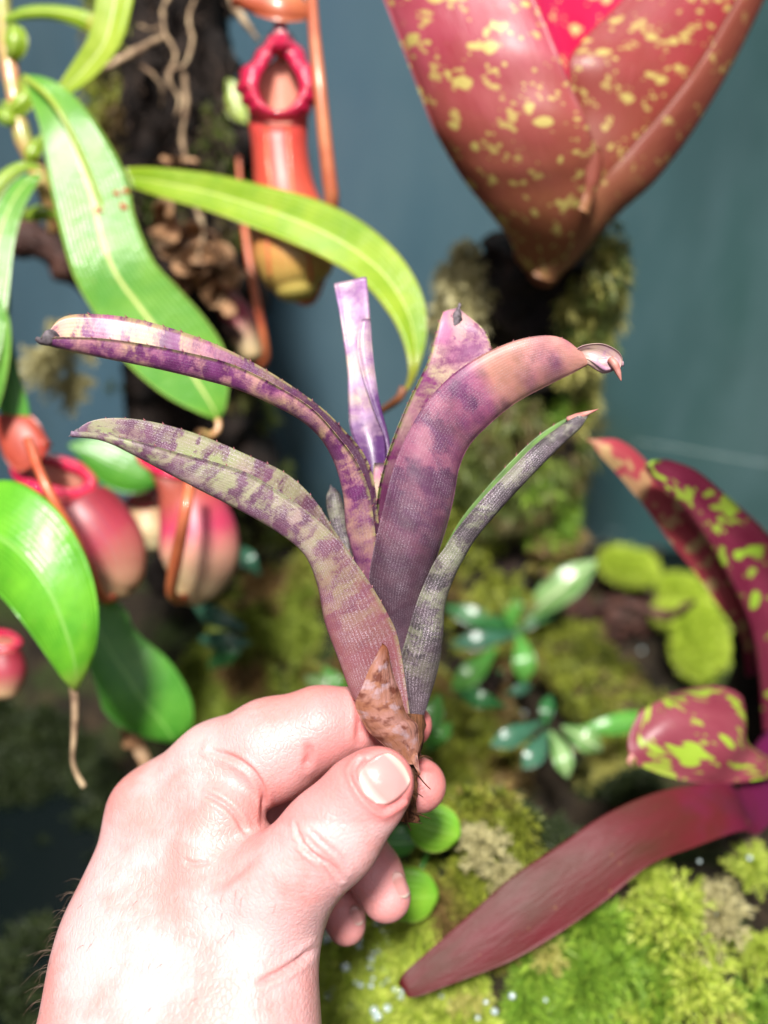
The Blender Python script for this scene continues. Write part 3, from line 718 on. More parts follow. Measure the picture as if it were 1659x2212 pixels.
c = b.ramp(b.noise(po, 60, 5, .65), [(.3, (.006, .005, .004)), (.55, (.022, .016, .010)), (.75, (.06, .038, .02))])  # near black: the shade under the plants is put into the soil colour
c = b.mix(b.math('MULTIPLY', b.step(b.noise(po, 22, 3), .5, .6), .7), c, (.02, .035, .008))
SOIL = b.bsdf(c, .9, b.bump(b.noise(po, 160, 4), .004, .8), .12)
gr = fast_mesh('ground', V, T, SOIL, smooth=True); tag(gr, kind='structure')
b = NB('still_water'); WAT = b.bsdf((.002, .004, .004), .12, b.bump(b.noise(b.pos(), 25, 2), .001, .25), .1)
V = np.array([[-.6, -.35, -.016], [.6, -.35, -.016], [.6, .449, -.016], [-.6, .449, -.016]])
wt = link_mesh('water', V, [(0, 1, 2, 3)], WAT, smooth=False); tag(wt, kind='structure')
def onG(x, y, lift=0.0):
    """sketch positions (arrays) to points on the terrain"""
    x = np.atleast_1d(np.asarray(x, float)); y = np.atleast_1d(np.asarray(y, float))
    r = RIGHT[None] * ((x - 829.5) / FPX)[:, None] + UP[None] * ((1106 - y) / FPX)[:, None] + FWD[None]
    r[:, 2] = np.minimum(r[:, 2], -.05)
    z = np.zeros(len(x))
    for _ in range(25):
        t = (z + lift - CAM[2]) / r[:, 2]; p = CAM + r * t[:, None]
        p[:, 1] = np.minimum(p[:, 1], .445); z = z * .5 + .5 * H(p[:, 0], p[:, 1])
    return p
def gdepth(x, y, lift=0.0): return float((onG(x, y, lift)[0] - CAM) @ FWD)
def inpoly(pts, poly):
    x, y = pts[:, 0], pts[:, 1]; r = np.zeros(len(pts), bool); n = len(poly)
    for i in range(n):
        x1, y1 = poly[i]; x2, y2 = poly[(i + 1) % n]
        c = ((y1 > y) != (y2 > y)) & (x < (x2 - x1) * (y - y1) / (y2 - y1 + 1e-9) + x1); r ^= c
    return r
def sample_poly(poly, n):
    p = np.array(poly, float); lo_, hi_ = p.min(0), p.max(0); out = np.zeros((0, 2))
    while len(out) < n:
        q = rng.uniform(lo_, hi_, (n * 2, 2)); out = np.vstack([out, q[inpoly(q, poly)]])
    return out[:n]
def blades(C, Nr, k, length, width, bias=.6, droop=.2, seed=0, pale=None):
    """k pointed leaflets round each centre; returns verts, quads, attributes"""
    r = np.random.default_rng(seed); n = len(C)
    length = np.broadcast_to(length, n)
    C2 = np.repeat(C, k, 0); N2 = np.repeat(Nr, k, 0); L2 = np.repeat(length, k) * r.uniform(.55, 1.15, n * k)
    d = r.normal(size=(n * k, 3)); d /= np.linalg.norm(d, axis=1)[:, None]
    d = d + N2 * bias; neg = (d * N2).sum(1) < -.1; d[neg] -= 1.6 * (d[neg] * N2[neg]).sum(1)[:, None] * N2[neg]
    d /= np.linalg.norm(d, axis=1)[:, None]
    s = np.cross(d, r.normal(size=d.shape)); s /= np.linalg.norm(s, axis=1)[:, None] + 1e-9
    tip_ = C2 + d * L2[:, None]; tip_[:, 2] -= droop * L2
    m = C2 + d * (L2 * .5)[:, None]
    wv = (width * L2)[:, None]
    V = np.stack([C2, m + s * wv, tip_, m - s * wv], 1).reshape(-1, 3)
    Q = np.arange(len(V)).reshape(-1, 4)
    rn = np.repeat(r.uniform(0, 1, n), k * 4) * .5 + np.repeat(r.uniform(0, 1, n * k), 4) * .5
    tt = np.tile([0, .5, 1, .5], n * k)
    return V, Q, {'rnd': rn, 'along': tt}
def moss_mat(name, dark, mid, light, rough=.55, patch=30, brown=None, trans=.35):
    b = NB(name); f = b.attr('rnd'); c = b.ramp(f, [(.15, dark), (.5, mid), (.85, light)])
    t = b.attr('along'); c = b.mix(b.math('MULTIPLY', b.step(t, .2, 1), .4), c, light)
    if brown: c = b.mix(b.step(b.noise(b.pos(), patch, 3), .5, .62), c, brown)
    return b.bsdf(c, rough, None, .5, 0, None, 0, .1, trans)
M_OLIVE = moss_mat('moss_olive', (.02, .035, .005), (.16, .20, .015), (.36, .40, .05), brown=(.20, .13, .045))
M_BANK = moss_mat('moss_bank', (.04, .07, .008), (.17, .24, .02), (.40, .48, .08), brown=(.22, .14, .05), patch=38)
M_LIME = moss_mat('moss_lime', (.12, .20, .012), (.32, .44, .03), (.58, .64, .13))
M_GREEN = moss_mat('moss_green', (.04, .13, .008), (.14, .29, .02), (.34, .50, .06))
M_PALE = moss_mat('moss_pale', (.14, .13, .05), (.38, .34, .15), (.62, .58, .32))
M_GOLD = moss_mat('moss_gold', (.14, .14, .02), (.36, .35, .06), (.66, .62, .22))
M_BRANCH = moss_mat('moss_branch', (.02, .035, .008), (.08, .12, .02), (.26, .33, .07), brown=(.13, .10, .03), patch=45)
M_SHADED = moss_mat('moss_shaded', (.006, .012, .004), (.02, .035, .010), (.05, .07, .02))  # near-black greens, deep shade put into the moss colour
UPN = np.array([0, -.25, .97])
def ground_moss(name, poly, n, k, ln, wd, mat, lift=0.002, bias=.7, seed=1, clump=None):
    q = sample_poly(poly, n)
    if clump:
        pp = np.column_stack([q, np.zeros(len(q))]); keep = vnoise(pp, 1 / clump[0], seed) > clump[1]; q = q[keep]
    C = onG(q[:, 0], q[:, 1], lift)
    C[:, 2] += np.random.default_rng(seed).uniform(-.002, .004, len(C)) + np.clip(fbm(C, 75, 2, seed), -1, 1) * .008
    V, Q, at = blades(C, np.tile(UPN, (len(C), 1)), k, ln, wd, bias, .15, seed)
    o = fast_mesh(name, V, Q, mat, None, at); return o
rest = ground_moss('moss', [(395, 1480), (560, 1080), (700, 1080), (760, 1200), (760, 1500), (740, 1640), (420, 1640)], 6800, 26, .0055, .10, M_BANK, seed=2, clump=(45, -.15))
tag(rest, 'olive green and tan moss bank behind the fingers and plant stem', 'moss', kind='stuff')
o = ground_moss('moss', [(960, 1000), (1130, 1060), (1150, 1200), (1090, 1320), (940, 1340), (930, 1150)], 2600, 26, .0055, .10, M_BANK, seed=3, clump=(50, .05))
tag(o, 'mossy patch with golden tint just right of the held plant', 'moss', kind='stuff')
o = ground_moss('moss', [(930, 1480), (1080, 1490), (1110, 1700), (1160, 1950), (1120, 2100), (960, 2080), (900, 1800)], 3200, 26, .0055, .10, M_OLIVE, seed=4, clump=(50, -.2))
tag(o, 'olive moss strip running down beside the fingertips', 'moss', kind='stuff')
o = ground_moss('moss', [(690, 2212), (690, 2050), (760, 1980), (900, 1900), (1010, 2080), (1060, 2300), (690, 2300)], 2600, 30, .006, .10, M_LIME, seed=5, clump=(60, -.35))
tag(o, 'bright yellow green wet moss below the little finger', 'moss', kind='stuff')
o = ground_moss('moss', [(1120, 2212), (1150, 2060), (1270, 1990), (1420, 1990), (1440, 2150), (1400, 2300), (1080, 2300)], 2600, 30, .007, .08, M_GREEN, lift=.003, seed=6, clump=(70, -.4))
tag(o, 'fresh green feathery moss along the bottom edge', 'moss', kind='stuff')
o = ground_moss('moss', [(-60, 1500), (200, 1600), (260, 1700), (230, 1850), (150, 2000), (100, 2300), (-60, 2300)], 2600, 20, .006, .1, M_SHADED, seed=7, clump=(60, -.3))
tag(o, 'moss coloured dark for the deep shade left of the wrist', 'moss', kind='stuff')
o = ground_moss('moss', [(1060, 1680), (1380, 1600), (1420, 1760), (1300, 1900), (1130, 1930)], 1700, 24, .0055, .09, M_SHADED, seed=8, clump=(80, -.05))
tag(o, 'shade-darkened green moss under the long red strap leaf', 'moss', kind='stuff')

def cushion(x, y, r, mat, label, k=420, n=1, lift=.01, group='sphagnum heads in the lower right', d=None, wd=.045, ln=1.0, center=True, seed=0):
    """a star shaped moss head: leaflets radiating from a small dome, shorter and denser towards the middle"""
    if d is None: d = gdepth(x, y, lift)
    c = P(x, y, d); rad = PX(r, d); g = np.random.default_rng(int(x * 7 + y + seed))
    face = (CAM - c); face /= np.linalg.norm(face); nrm = face * .55 + np.array([0, 0, .7]); nrm /= np.linalg.norm(nrm)
    a = np.cross(nrm, [1, 0, 0]); a /= np.linalg.norm(a); bq = np.cross(nrm, a)
    V = []; Vs = []; ats = {'rnd': [], 'along': []}; off = 0; Qs = []
    # arms of little leaf bunches
    arms = g.integers(34, 46); C = []; Nn = []; Ls = []
    for i in range(arms):
        th = g.uniform(0, 2 * math.pi); L_ = g.uniform(.6, 1.02)
        if i < arms * .35: L_ *= .5
        tilt = g.uniform(.15, .75)
        for s in np.linspace(.12, 1, 9):
            dirv = math.cos(th) * a + math.sin(th) * bq
            q = c + dirv * rad * L_ * s + nrm * rad * (tilt * .62 * (1 - (s * L_) ** 2 * .9))
            C.append(q); nn_ = dirv * .9 + nrm * .5; Nn.append(nn_ / np.linalg.norm(nn_)); Ls.append(rad * (.34 - .14 * s))
    C = np.array(C); Nn = np.array(Nn); Ls = np.array(Ls)
    V, Q, at = blades(C, Nn, 7, Ls, .16 if wd is None else wd * 2.2, 1.1, .05, int(x + y))
    rt = fast_mesh('moss_cushion', V, Q, mat, None, at)
    tag(rt, label, 'moss cushion', group); return rt
CU = [(1455, 1975, 105, M_LIME, 'bright lime star shaped moss cushion just under the strap leaf'),
      (1545, 1990, 95, M_PALE, 'pale cream green moss cushion right of the lime one'),
      (1500, 2130, 118, M_LIME, 'largest yellow green starry moss head at the bottom right'),
      (1400, 1905, 70, M_LIME, 'small lime moss head touching the underside of the strap leaf'),
      (1625, 1880, 62, M_LIME, 'lime moss head at the right edge below the bent strap'),
      (1640, 2060, 75, M_LIME, 'yellow green moss head cut by the right edge'),
      (1630, 2180, 70, M_GREEN, 'green moss head in the bottom right corner'),
      (1330, 2080, 85, M_GREEN, 'deep green feathery moss cushion left of the starry heads'),
      (1185, 2060, 50, M_GOLD, 'golden moss cushion touching the strap leaf from below'),
      (1230, 2180, 80, M_GREEN, 'bright green moss cushion at the bottom middle'),
      (1390, 2195, 70, M_LIME, 'lime moss cushion on the bottom edge'),
      (1560, 2225, 70, M_GOLD, 'golden moss head on the bottom edge right'),
      (1040, 1830, 70, M_PALE, 'pale grey green moss cushion above the strap leaf'),
      (1085, 1890, 55, M_PALE, 'smaller pale moss cushion on the strap leaf edge'),
      (1000, 2150, 60, M_GOLD, 'golden moss cushion under the strap leaf tip'),
      (870, 2060, 75, M_LIME, 'lime moss cushion below the ring finger'),
      (760, 2140, 80, M_LIME, 'pale lime moss cushion beside the wrist'),
      (1310, 1655, 75, M_GOLD, 'golden moss cushion left of the curled spotted leaf'),
      (640, 1190, 62, M_OLIVE, 'olive moss cushion behind the left leaves'),
      (600, 1150, 55, M_GREEN, 'green moss cushion above the olive one behind the left leaves')]
for x, y, r_, m_, lb in CU: cushion(x, y, r_, m_, lb, group='moss cushions on the ground')
for x, y, r_, lb in ((165, 740, 75, 'upper pale dry moss ball beside the big drooping leaf'), (110, 800, 80, 'lower left pale dry moss ball near the pitcher lid'), (155, 850, 60, 'small pale dry moss ball lowest beside the pitchers')):
    o = cushion(x, y, r_, M_PALE, lb, d=.335, group='pale dry moss balls on the left')
# bark floor behind them
b = NB('dark_bark'); po = b.pos()
c = b.ramp(b.noise(b.map(po, (1, 1, .5)), 110, 5, .65), [(.35, (.004, .003, .003)), (.6, (.018, .011, .008)), (.8, (.07, .04, .025))])  # dark bark, darkened further to stand in for shade among the plants
BARK = b.bsdf(c, .8, b.bump(b.noise(b.map(po, (1, 1, .35)), 220, 5, .7), .004, 1), .25)
b = NB('red_bark'); po = b.pos()
c = b.ramp(b.noise(po, 120, 5, .6), [(.3, (.012, .005, .004)), (.55, (.05, .018, .012)), (.8, (.14, .06, .04))])
RBARK = b.bsdf(c, .6, b.bump(b.noise(po, 200, 5), .004, 1), .4)
b = NB('dry_leaf'); po = b.pos()
c = b.ramp(b.noise(po, 130, 4, .6), [(.3, (.09, .04, .02)), (.55, (.36, .20, .10)), (.8, (.66, .47, .30))])
DLEAF = b.bsdf(c, .65, b.bump(b.noise(po, 400, 3), .001, .7), .3, 0, None, 0, .1, .15)
b = NB('root_fibre'); ROOT = b.bsdf(b.ramp(b.noise(b.pos(), 180, 3), [(.3, (.10, .055, .03)), (.6, (.34, .24, .14)), (.8, (.50, .42, .26))]), .8)
b = NB('dark_root'); DROOT = b.bsdf(b.ramp(b.noise(b.pos(), 180, 3), [(.3, (.012, .008, .006)), (.8, (.09, .05, .03))]), .8)

def moss_on(o, n, k, ln, wd, mat, sel=None, bias=.5, droop=.35, seed=0, name='moss'):
    """tufts growing from the faces of o (a part or a thing)"""
    me = o.data; g = np.random.default_rng(seed)
    vs = np.empty(len(me.vertices) * 3); me.vertices.foreach_get('co', vs); vs = vs.reshape(-1, 3)
    vn = np.empty(len(me.vertices) * 3); me.vertices.foreach_get('normal', vn); vn = vn.reshape(-1, 3)
    off = np.array(o.parent.matrix_world.translation) if o.parent else np.zeros(3)
    vs = vs + off
    ok = ((CAM - vs) * vn).sum(1) > -.06
    if sel is not None: ok &= sel(vs)
    idx = g.choice(np.where(ok)[0], n); C = vs[idx] + g.normal(size=(n, 3)) * .0022 + vn[idx] * g.uniform(0, .003, n)[:, None]
    V, Q, at = blades(C, vn[idx], k, ln, wd, bias, droop, seed)
    m = fast_mesh(name, V, Q, mat, None, at); m.parent = o
    m.matrix_parent_inverse = Matrix.Translation(-Vector(off)); m['kind'] = 'stuff'; return m
def topx(vs):
    q = vs - CAM; dd = q @ FWD; return (q @ RIGHT) / dd * FPX + 829.5, 1106 - (q @ UP) / dd * FPX

# mossy branch that carries the big pink bromeliad
br = root('mossy_branch', P(1100, 1500, .40), 'thick dark mossy branch under the large pink bromeliad', 'branch')
bk = tube('bark', [(1165, 520, .325), (1150, 620, .335), (1120, 760, .350), (1110, 900, .365), (1095, 1040, .385), (1075, 1200, .40), (1040, 1420, .41), (1020, 1640, .375), (1010, 1900, .335), (1010, 2100, .315)],
          [.018, .020, .022, .021, .017, .015, .014, .013, .014], BARK, br, n=170, k=64, rough=.006, rs=70, seed=3)
moss_on(bk, 900, 26, .0060, .07, M_BRANCH, lambda v: (topx(v)[1] < 1120) & ((topx(v)[0] > 1235) | (topx(v)[1] > 860) | (topx(v)[0] < 985)) & (fbm(v, 60, 2, 4) > -.1), bias=.8, droop=.5, seed=11)
moss_on(bk, 520, 26, .0062, .09, M_GREEN, lambda v: (topx(v)[1] < 1150) & (topx(v)[1] > 860) & (topx(v)[0] > 1150) & (fbm(v, 90, 2, 9) > 0), bias=.6, droop=.2, seed=12)
moss_on(bk, 420, 26, .0065, .09, M_GOLD, lambda v: (topx(v)[1] < 1100) & (topx(v)[1] > 560) & (topx(v)[0] > 1215) & (fbm(v, 90, 2, 6) > .05), bias=.6, droop=.2, seed=13)
moss_on(bk, 300, 26, .0055, .09, M_PALE, lambda v: (topx(v)[1] < 760) & (topx(v)[1] > 480) & (topx(v)[0] < 1035), bias=.6, droop=.2, seed=14)
moss_on(bk, 1500, 22, .0050, .09, M_OLIVE, lambda v: (topx(v)[1] > 1080) & (fbm(v, 50, 2, 7) > .1), bias=.8, droop=.3, seed=15)
# slanting moss log
lg = root('moss_log', P(1300, 1480, .40), 'short slanting brown log with moss on it beside the dark pool', 'log')
l1 = tube('bark', [(1170, 1370, .415), (1240, 1420, .40), (1310, 1500, .385), (1390, 1590, .365)], [.0075, .009, .009, .007], RBARK, lg, n=60, k=28, rough=.003, rs=120)
moss_on(l1, 420, 20, .0045, .09, M_OLIVE, bias=.8, seed=21)
# dark trunk
tk = root('trunk', P(390, 1000, .40), 'thick black fibrous trunk behind the long green leaves', 'trunk')
tb = tube('bark', [(380, -200, .345), (378, 100, .350), (370, 330, .355), (395, 600, .365), (430, 860, .385), (440, 1060, .40), (440, 1250, .41)], [.023, .0225, .022, .023, .026, .026, .024], BARK, tk, n=150, k=64, rough=.007, rs=60, seed=8)
moss_on(tb, 500, 20, .0035, .09, M_OLIVE, lambda v: (topx(v)[0] < 262) & (topx(v)[1] < 460), seed=22)
moss_on(tb, 260, 20, .0045, .09, M_BRANCH, lambda v: (topx(v)[1] > 200) & (fbm(v, 50, 2, 2) > .25), seed=23)
g = np.random.default_rng(5)
fv = []; ff = []; o0 = 0
for i in range(110):
    x0 = g.uniform(250, 510); y0 = g.uniform(-60, 620); d0 = .325
    pts = [(x0, y0, d0 + g.uniform(0, .006))]
    for s in range(4): pts.append((pts[-1][0] + g.uniform(-22, 26), pts[-1][1] + g.uniform(4, 36), d0 + g.uniform(-.004, .008)))
    c = cr([P(*p) for p in pts], 14); v, f_, _ = tube_geo(c, [.0003, .00012], 4, caps=False); fv.append(v); ff += [tuple(q + o0 for q in t) for t in f_]; o0 += len(v)
fo = link_mesh('root_fibres', np.vstack(fv), ff, DROOT, tk); fo['kind'] = 'stuff'
for pts, r_ in (([(375, -20, .322), (352, 20, .320), (356, 70, .319), (380, 120, .319), (365, 170, .319), (388, 215, .320), (380, 250, .320)], [.0005, .0008, .0005]),
                ([(420, 0, .322), (408, 40, .320), (415, 90, .319), (398, 140, .318), (372, 150, .318)], [.0007, .0004]),
                ([(215, 152, .312), (260, 130, .314), (300, 108, .316), (350, 80, .320)], [.0009, .0014, .001]),
                ([(395, 150, .320), (402, 230, .321), (392, 300, .322), (405, 350, .322)], [.0010, .0007]),
                ([(345, 60, .320), (320, 62, .319), (300, 55, .319)], [.0007, .0003]),
                ([(300, 140, .320), (330, 160, .318), (350, 190, .319), (348, 230, .320)], [.0007, .0004]),
                ([(420, 440, .33), (440, 500, .325), (430, 560, .325), (455, 600, .325)], [.0008, .0005]),
                ([(560, 90, .322), (530, 50, .32), (505, 10, .32), (490, -20, .32)], [.0006, .0014, .0012]),
                ([(540, 60, .322), (520, 30, .32), (500, 20, .32)], [.0003, .0007])):
    tube('aerial_root', pts, r_, ROOT, tk, n=30, k=7, rough=.0005, rs=600)
stb = tube('branch_stub', [(470, 330, .35), (510, 320, .342), (540, 300, .338)], [.010, .007, .004], BARK, tk, n=24, k=20, rough=.003, rs=150)
# fallen red brown branch on the left
fb = tube('dark_branch', [(-80, 400, .34), (40, 490, .335), (150, 560, .333), (260, 640, .335), (380, 700, .345)], [.0058, .0065, .006, .005], RBARK, None, n=70, k=24, rough=.0025, rs=140)
tag(fb, 'dark red brown branch crossing behind the drooping leaf on the left', 'branch')
sc_ = tube('dark_twig', [(480, 690, .33), (500, 715, .33), (524, 725, .33)], [.0006, .0012, .0005], RBARK, None, n=16, k=8, rough=.0004)
tag(sc_, 'short dark twig by the red pitcher behind the trunk', 'twig')
for pts, r_, lb in (([(1180, 1400, .42), (1260, 1330, .41), (1340, 1300, .40), (1440, 1330, .39), (1500, 1300, .38)], [.002, .0025, .0015], 'thin dark brown twig over the brown litter'),
                    ([(1330, 1520, .385), (1300, 1440, .40), (1240, 1250, .43)], [.0012, .001], 'thin leaning twig between the small plants')):
    o = tube('twig', pts, r_, RBARK, None, n=40, k=8, rough=.0008, rs=300); tag(o, lb, 'twig')

# dried curled leaves
def dryleaf(x, y, s, ang, d, label, curl=.5, mat=DLEAF, group=None, wobk=.004):
    c, sn = math.cos(ang), math.sin(ang)
    def q(u, v, dd=0): return (x + (u * c - v * sn) * s, y + (u * sn + v * c) * s, d + dd)
    o = leaf('dried_leaf', [q(-1, 0), q(-.5, -.35, .004), q(.1, -.42, .006), q(.7, -.2, .002), q(1, .05)], [q(-1, .02), q(-.5, .34, -.002), q(.1, .40, .004), q(.7, .22, -.002), q(1, .05)], mat=mat, bow=[-.1, curl, curl * .6, -.1], n=34, m=15, wob=wobk, wobs=110)
    tag(o, label, 'dried leaf', group); return o
dryleaf(415, 525, 100, .30, .318, 'crumpled tan dried leaf upper one on the trunk', .6)
dryleaf(452, 580, 85, .2, .316, 'crumpled brown dried leaf just right of the upper tan one', .7)
dryleaf(400, 610, 65, -.5, .318, 'crumpled brown dried leaf lowest against the green leaf', .6)
dryleaf(360, 480, 62, 1.5, .316, 'narrow hanging tan dried leaf under the arching leaf', .5)
dryleaf(385, 352, 38, .1, .320, 'small light tan dried scrap above the arching leaf', .5)
dryleaf(470, 640, 55, .9, .320, 'dark brown curled leaf scrap beside the red pitcher', .6)
dryleaf(290, 1600, 60, 1.4, .31, 'pale tan dried leaf under the round green leaf', .3)
g2 = np.random.default_rng(9)
for i, (x, y, s) in enumerate([(1235, 1240, 45), (1290, 1290, 60), (1350, 1320, 70), (1300, 1350, 55), (1380, 1290, 50), (1230, 1310, 45), (1180, 1150, 60), (1120, 1120, 45), (1340, 1370, 55), (1400, 1350, 45)]):
    lbs = ['brown wet litter scrap nearest the pale small leaf', 'reddish brown litter leaf in the middle of the heap', 'largest reddish brown litter leaf on the heap', 'brown litter leaf at the front of the heap', 'brown litter leaf under the lime leaf', 'brown litter scrap left in the heap', 'brown leaf scrap close to the wall foot', 'brown scrap beside the mossy branch foot', 'litter leaf lowest on the heap', 'litter leaf right end of the heap']
    dryleaf(x, y, s, g2.uniform(-.6, .6), gdepth(x, y, .008), lbs[i], .5, RBARK, 'wet brown leaf litter on the ground', .003)
# ------------------------------------------------ pitcher plants on the left
def nep_mat(name, c1, c2, rib=(.62, .68, .22), blotch=None, rough=.3, coat=.35, trans=.3, ribw=.02, edge=None, tip=None):
    b = NB(name); uv = b.sep(b.uv()); me = b.uv('Metric')
    c = b.mix(b.step(b.noise(me, .8, 3), .35, .65), c1, c2)
    veins = b.wave(b.map(me, (1, .15, 1)), 3.2, 1.2); c = b.mix(b.math('MULTIPLY', veins, .07), c, c2)
    c = b.mix(b.math('MULTIPLY', b.step(b.noise(me, 4.5, 4, .7), .60, .72), .35), c, (.30, .30, .08))
    m = b.math('ABSOLUTE', b.math('SUBTRACT', uv[0], .5))
    c = b.mix(b.step(m, ribw * 1.6, ribw * .5), c, rib)
    if edge: c = b.mix(b.step(m, .475, .5), c, edge)
    if blotch: c = b.mix(b.math('MULTIPLY', b.step(b.voro(me, 1.1), .14, .08), .8), c, blotch)
    if tip: c = b.mix(b.step(uv[1], tip[1], 1), c, tip[0])
    nr = b.bump(b.math('ADD', b.math('MULTIPLY', veins, .3), b.noise(me, 2.5, 3)), .0014, .28)
    return b.bsdf(c, rough, nr, .45, 0, None, coat, .32, trans)
N1 = nep_mat('leaf_fresh_green', (.09, .30, .03), (.16, .38, .04), blotch=None, edge=(.36, .46, .10))
N2 = nep_mat('leaf_yellow_green', (.18, .33, .015), (.30, .43, .03), edge=(.42, .38, .06), tip=((.42, .36, .06), .9))
N3 = nep_mat('leaf_lime', (.28, .42, .03), (.42, .52, .07), rib=(.75, .8, .4))
N4 = nep_mat('leaf_dark_green', (.05, .22, .02), (.09, .30, .03), rib=(.15, .38, .06), trans=.25)  # darker green of the lower leaves
N7 = nep_mat('leaf_deep_green', (.09, .36, .02), (.17, .50, .03), rib=(.22, .5, .08), tip=((.45, .55, .10), .85))
def blade(name, mid, wd, mat, parent, bow=-.15, n=40, m=13, label=None, tilt=(0, 0), **kw):
    c = cr(mid, n); t = np.gradient(c[:, :2], axis=0); t /= np.linalg.norm(t, axis=1)[:, None] + 1e-9
    nr = np.stack([-t[:, 1], t[:, 0]], 1); ww = cr1(wd, n); pw = np.pad(ww, 3, mode='edge'); ww = np.convolve(pw, np.ones(7) / 7, 'valid'); ww[0] = wd[0]; ww[-1] = wd[-1]
    L = [(x + a * q, y + b_ * q, d + tilt[0]) for (x, y, d), (a, b_), q in zip(c, nr, ww)]
    R_ = [(x - a * q, y - b_ * q, d + tilt[1]) for (x, y, d), (a, b_), q in zip(c, nr, ww)]
    return leaf(name, L, R_, mat=mat, parent=parent, bow=bow, n=n, m=m, label=label, **kw)
np_ = root('pitcher_plant', P(60, 420, .30), 'climbing pitcher plant with long glossy green leaves on the left', 'pitcher plant')
b = NB('vine_stem'); STV = b.bsdf(b.ramp(b.noise(b.pos(), 90, 3), [(.35, (.30, .30, .08)), (.6, (.55, .26, .12)), (.8, (.62, .36, .22))]), .4, coat=.3)
tube('stem', [(0, -60, .305), (8, 40, .303), (18, 120, .300), (30, 200, .299), (48, 290, .298), (78, 360, .300), (100, 420, .302), (120, 500, .31)], [.0030, .0024, .0026, .0022, .0027, .0026, .0022], STV, np_, n=60, k=14, rough=.0003, rs=200)
for pts, w_ in (([(18, 45, .300), (34, 80, .296), (30, 115, .297), (5, 130, .300)], [6, 26, 24, 4]), ([(48, 168, .299), (60, 205, .296), (30, 235, .296), (5, 220, .30)], [5, 22, 24, 4]),
                ([(-20, 230, .297), (15, 255, .295), (45, 275, .297)], [4, 18, 4]), ([(95, 290, .300), (70, 330, .296), (60, 360, .298)], [5, 20, 5]),
                ([(40, 470, .300), (90, 460, .298), (130, 470, .30)], [4, 20, 4])):
    blade('leaf_sheath', pts, w_, N2, np_, bow=-.35, n=24, m=9)
# n1 big drooping leaf
l1_ = leaf('leaf', dz([(50, 163), (62, 200), (88, 280), (108, 400), (130, 500), (160, 600), (208, 685), (270, 780), (350, 850), (430, 892), (470, 906)], [.290, .281, .279, .284, .290]),
     dz([(52, 162), (95, 168), (140, 190), (200, 255), (268, 370), (292, 470), (330, 560), (385, 622), (445, 690), (484, 755), (493, 830), (486, 885), (471, 907)], [.290, .283, .283, .288, .291]),
     mat=N1, parent=np_, bow=[-.1, .06, .06, .05, .04], n=80, m=25, shape=1.2, thick=.0009, wob=.0006, wobs=25, label='widest drooping green leaf with red specks and pale midrib')
tube('midrib', [(52, 166, .2875), (110, 215, .2805), (160, 300, .280), (210, 420, .2825), (262, 560, .2855), (330, 690, .2895), (400, 800, .2905), (466, 900, .290)], [.0009, .0007, .0005, .0003], N3, np_, n=50, k=8)
tube('tendril', [(470, 905, .290), (472, 925, .2895), (455, 940, .290), (430, 932, .30), (418, 960, .305), (402, 985, .31)], [.0009, .0008, .0011], STV, np_, n=30, k=8)
# n2 arching leaf
leaf('leaf', dz([(272, 362), (330, 361), (450, 374), (560, 398), (680, 430), (780, 478), (862, 550), (912, 635), (922, 715), (908, 785), (886, 835), (868, 850)], [.296, .288, .278, .268, .262, .262]),
     dz([(285, 405), (360, 430), (450, 456), (540, 490), (620, 522), (700, 558), (780, 608), (840, 678), (870, 738), (882, 795), (876, 832), (864, 848)], [.295, .286, .274, .265, .2595, .2615]),
     mat=N2, parent=np_, bow=[.1, .12, .12, .14, .16, .1], n=90, m=21, shape=1.25, thick=.0009, label='long arching yellow green leaf reaching to the middle')
b = NB('brown_tendril'); BTN = b.bsdf((.17, .06, .025), .5)
tube('tendril', [(872, 838, .2615), (860, 862, .262), (820, 890, .270), (770, 915, .28)], [.0012, .0009, .0007], BTN, np_, n=24, k=8)
# n3, n4
leaf('leaf', dz([(122, 190), (160, 130), (190, 80), (203, 20), (215, -60)], [.292, .288, .285]), dz([(150, 206), (210, 160), (255, 105), (278, 45), (300, -60)], [.292, .286, .285]), mat=N3, parent=np_, bow=.12, n=50, m=15, shape=1.3, label='short lime leaf rising to the top edge')
leaf('leaf', dz([(8, 42), (50, 18), (110, 13), (170, 20), (215, 35)], [.296, .293]), dz([(12, 50), (60, 42), (110, 42), (160, 55), (200, 75)], [.296, .293]), mat=N2, parent=np_, bow=-.25, n=40, m=11, label='short leaf lying across behind the lime one')
# n5, n6 leaves at the left edge
leaf('leaf', dz([(84, 374), (40, 385), (0, 430), (-40, 520), (-60, 640), (-70, 760)], [.290, .282, .275]), dz([(92, 378), (78, 400), (52, 450), (30, 530), (18, 640), (0, 760), (-30, 830)], [.290, .281, .275]), mat=N1, parent=np_, bow=-.1, n=50, m=15, shape=1.3, label='green leaf falling along the left edge')
leaf('leaf', dz([(75, 352), (40, 350), (0, 372), (-40, 420)], [.292, .286]), dz([(92, 372), (60, 368), (20, 396), (-20, 450)], [.292, .286]), mat=N2, parent=np_, bow=-.2, n=30, m=11, label='short leaf above it at the left edge')
leaf('leaf', dz([(-60, 600), (-40, 700), (-20, 800), (0, 890), (40, 960)], [.285, .292]), dz([(10, 560), (22, 640), (22, 700), (40, 800), (62, 880), (66, 950), (50, 980)], [.285, .292]), mat=N4, parent=np_, bow=-.12, n=40, m=13, shape=1.3, label='darker green leaf lowest on the left edge')
leaf('leaf', dz([(-60, 640), (-60, 760), (-40, 860), (-20, 915)], [.278, .280]), dz([(0, 650), (20, 690), (22, 760), (8, 840), (-16, 915)], [.278, .280]), mat=N1, parent=np_, bow=-.12, n=30, m=13, label='light green leaf end at the left edge')

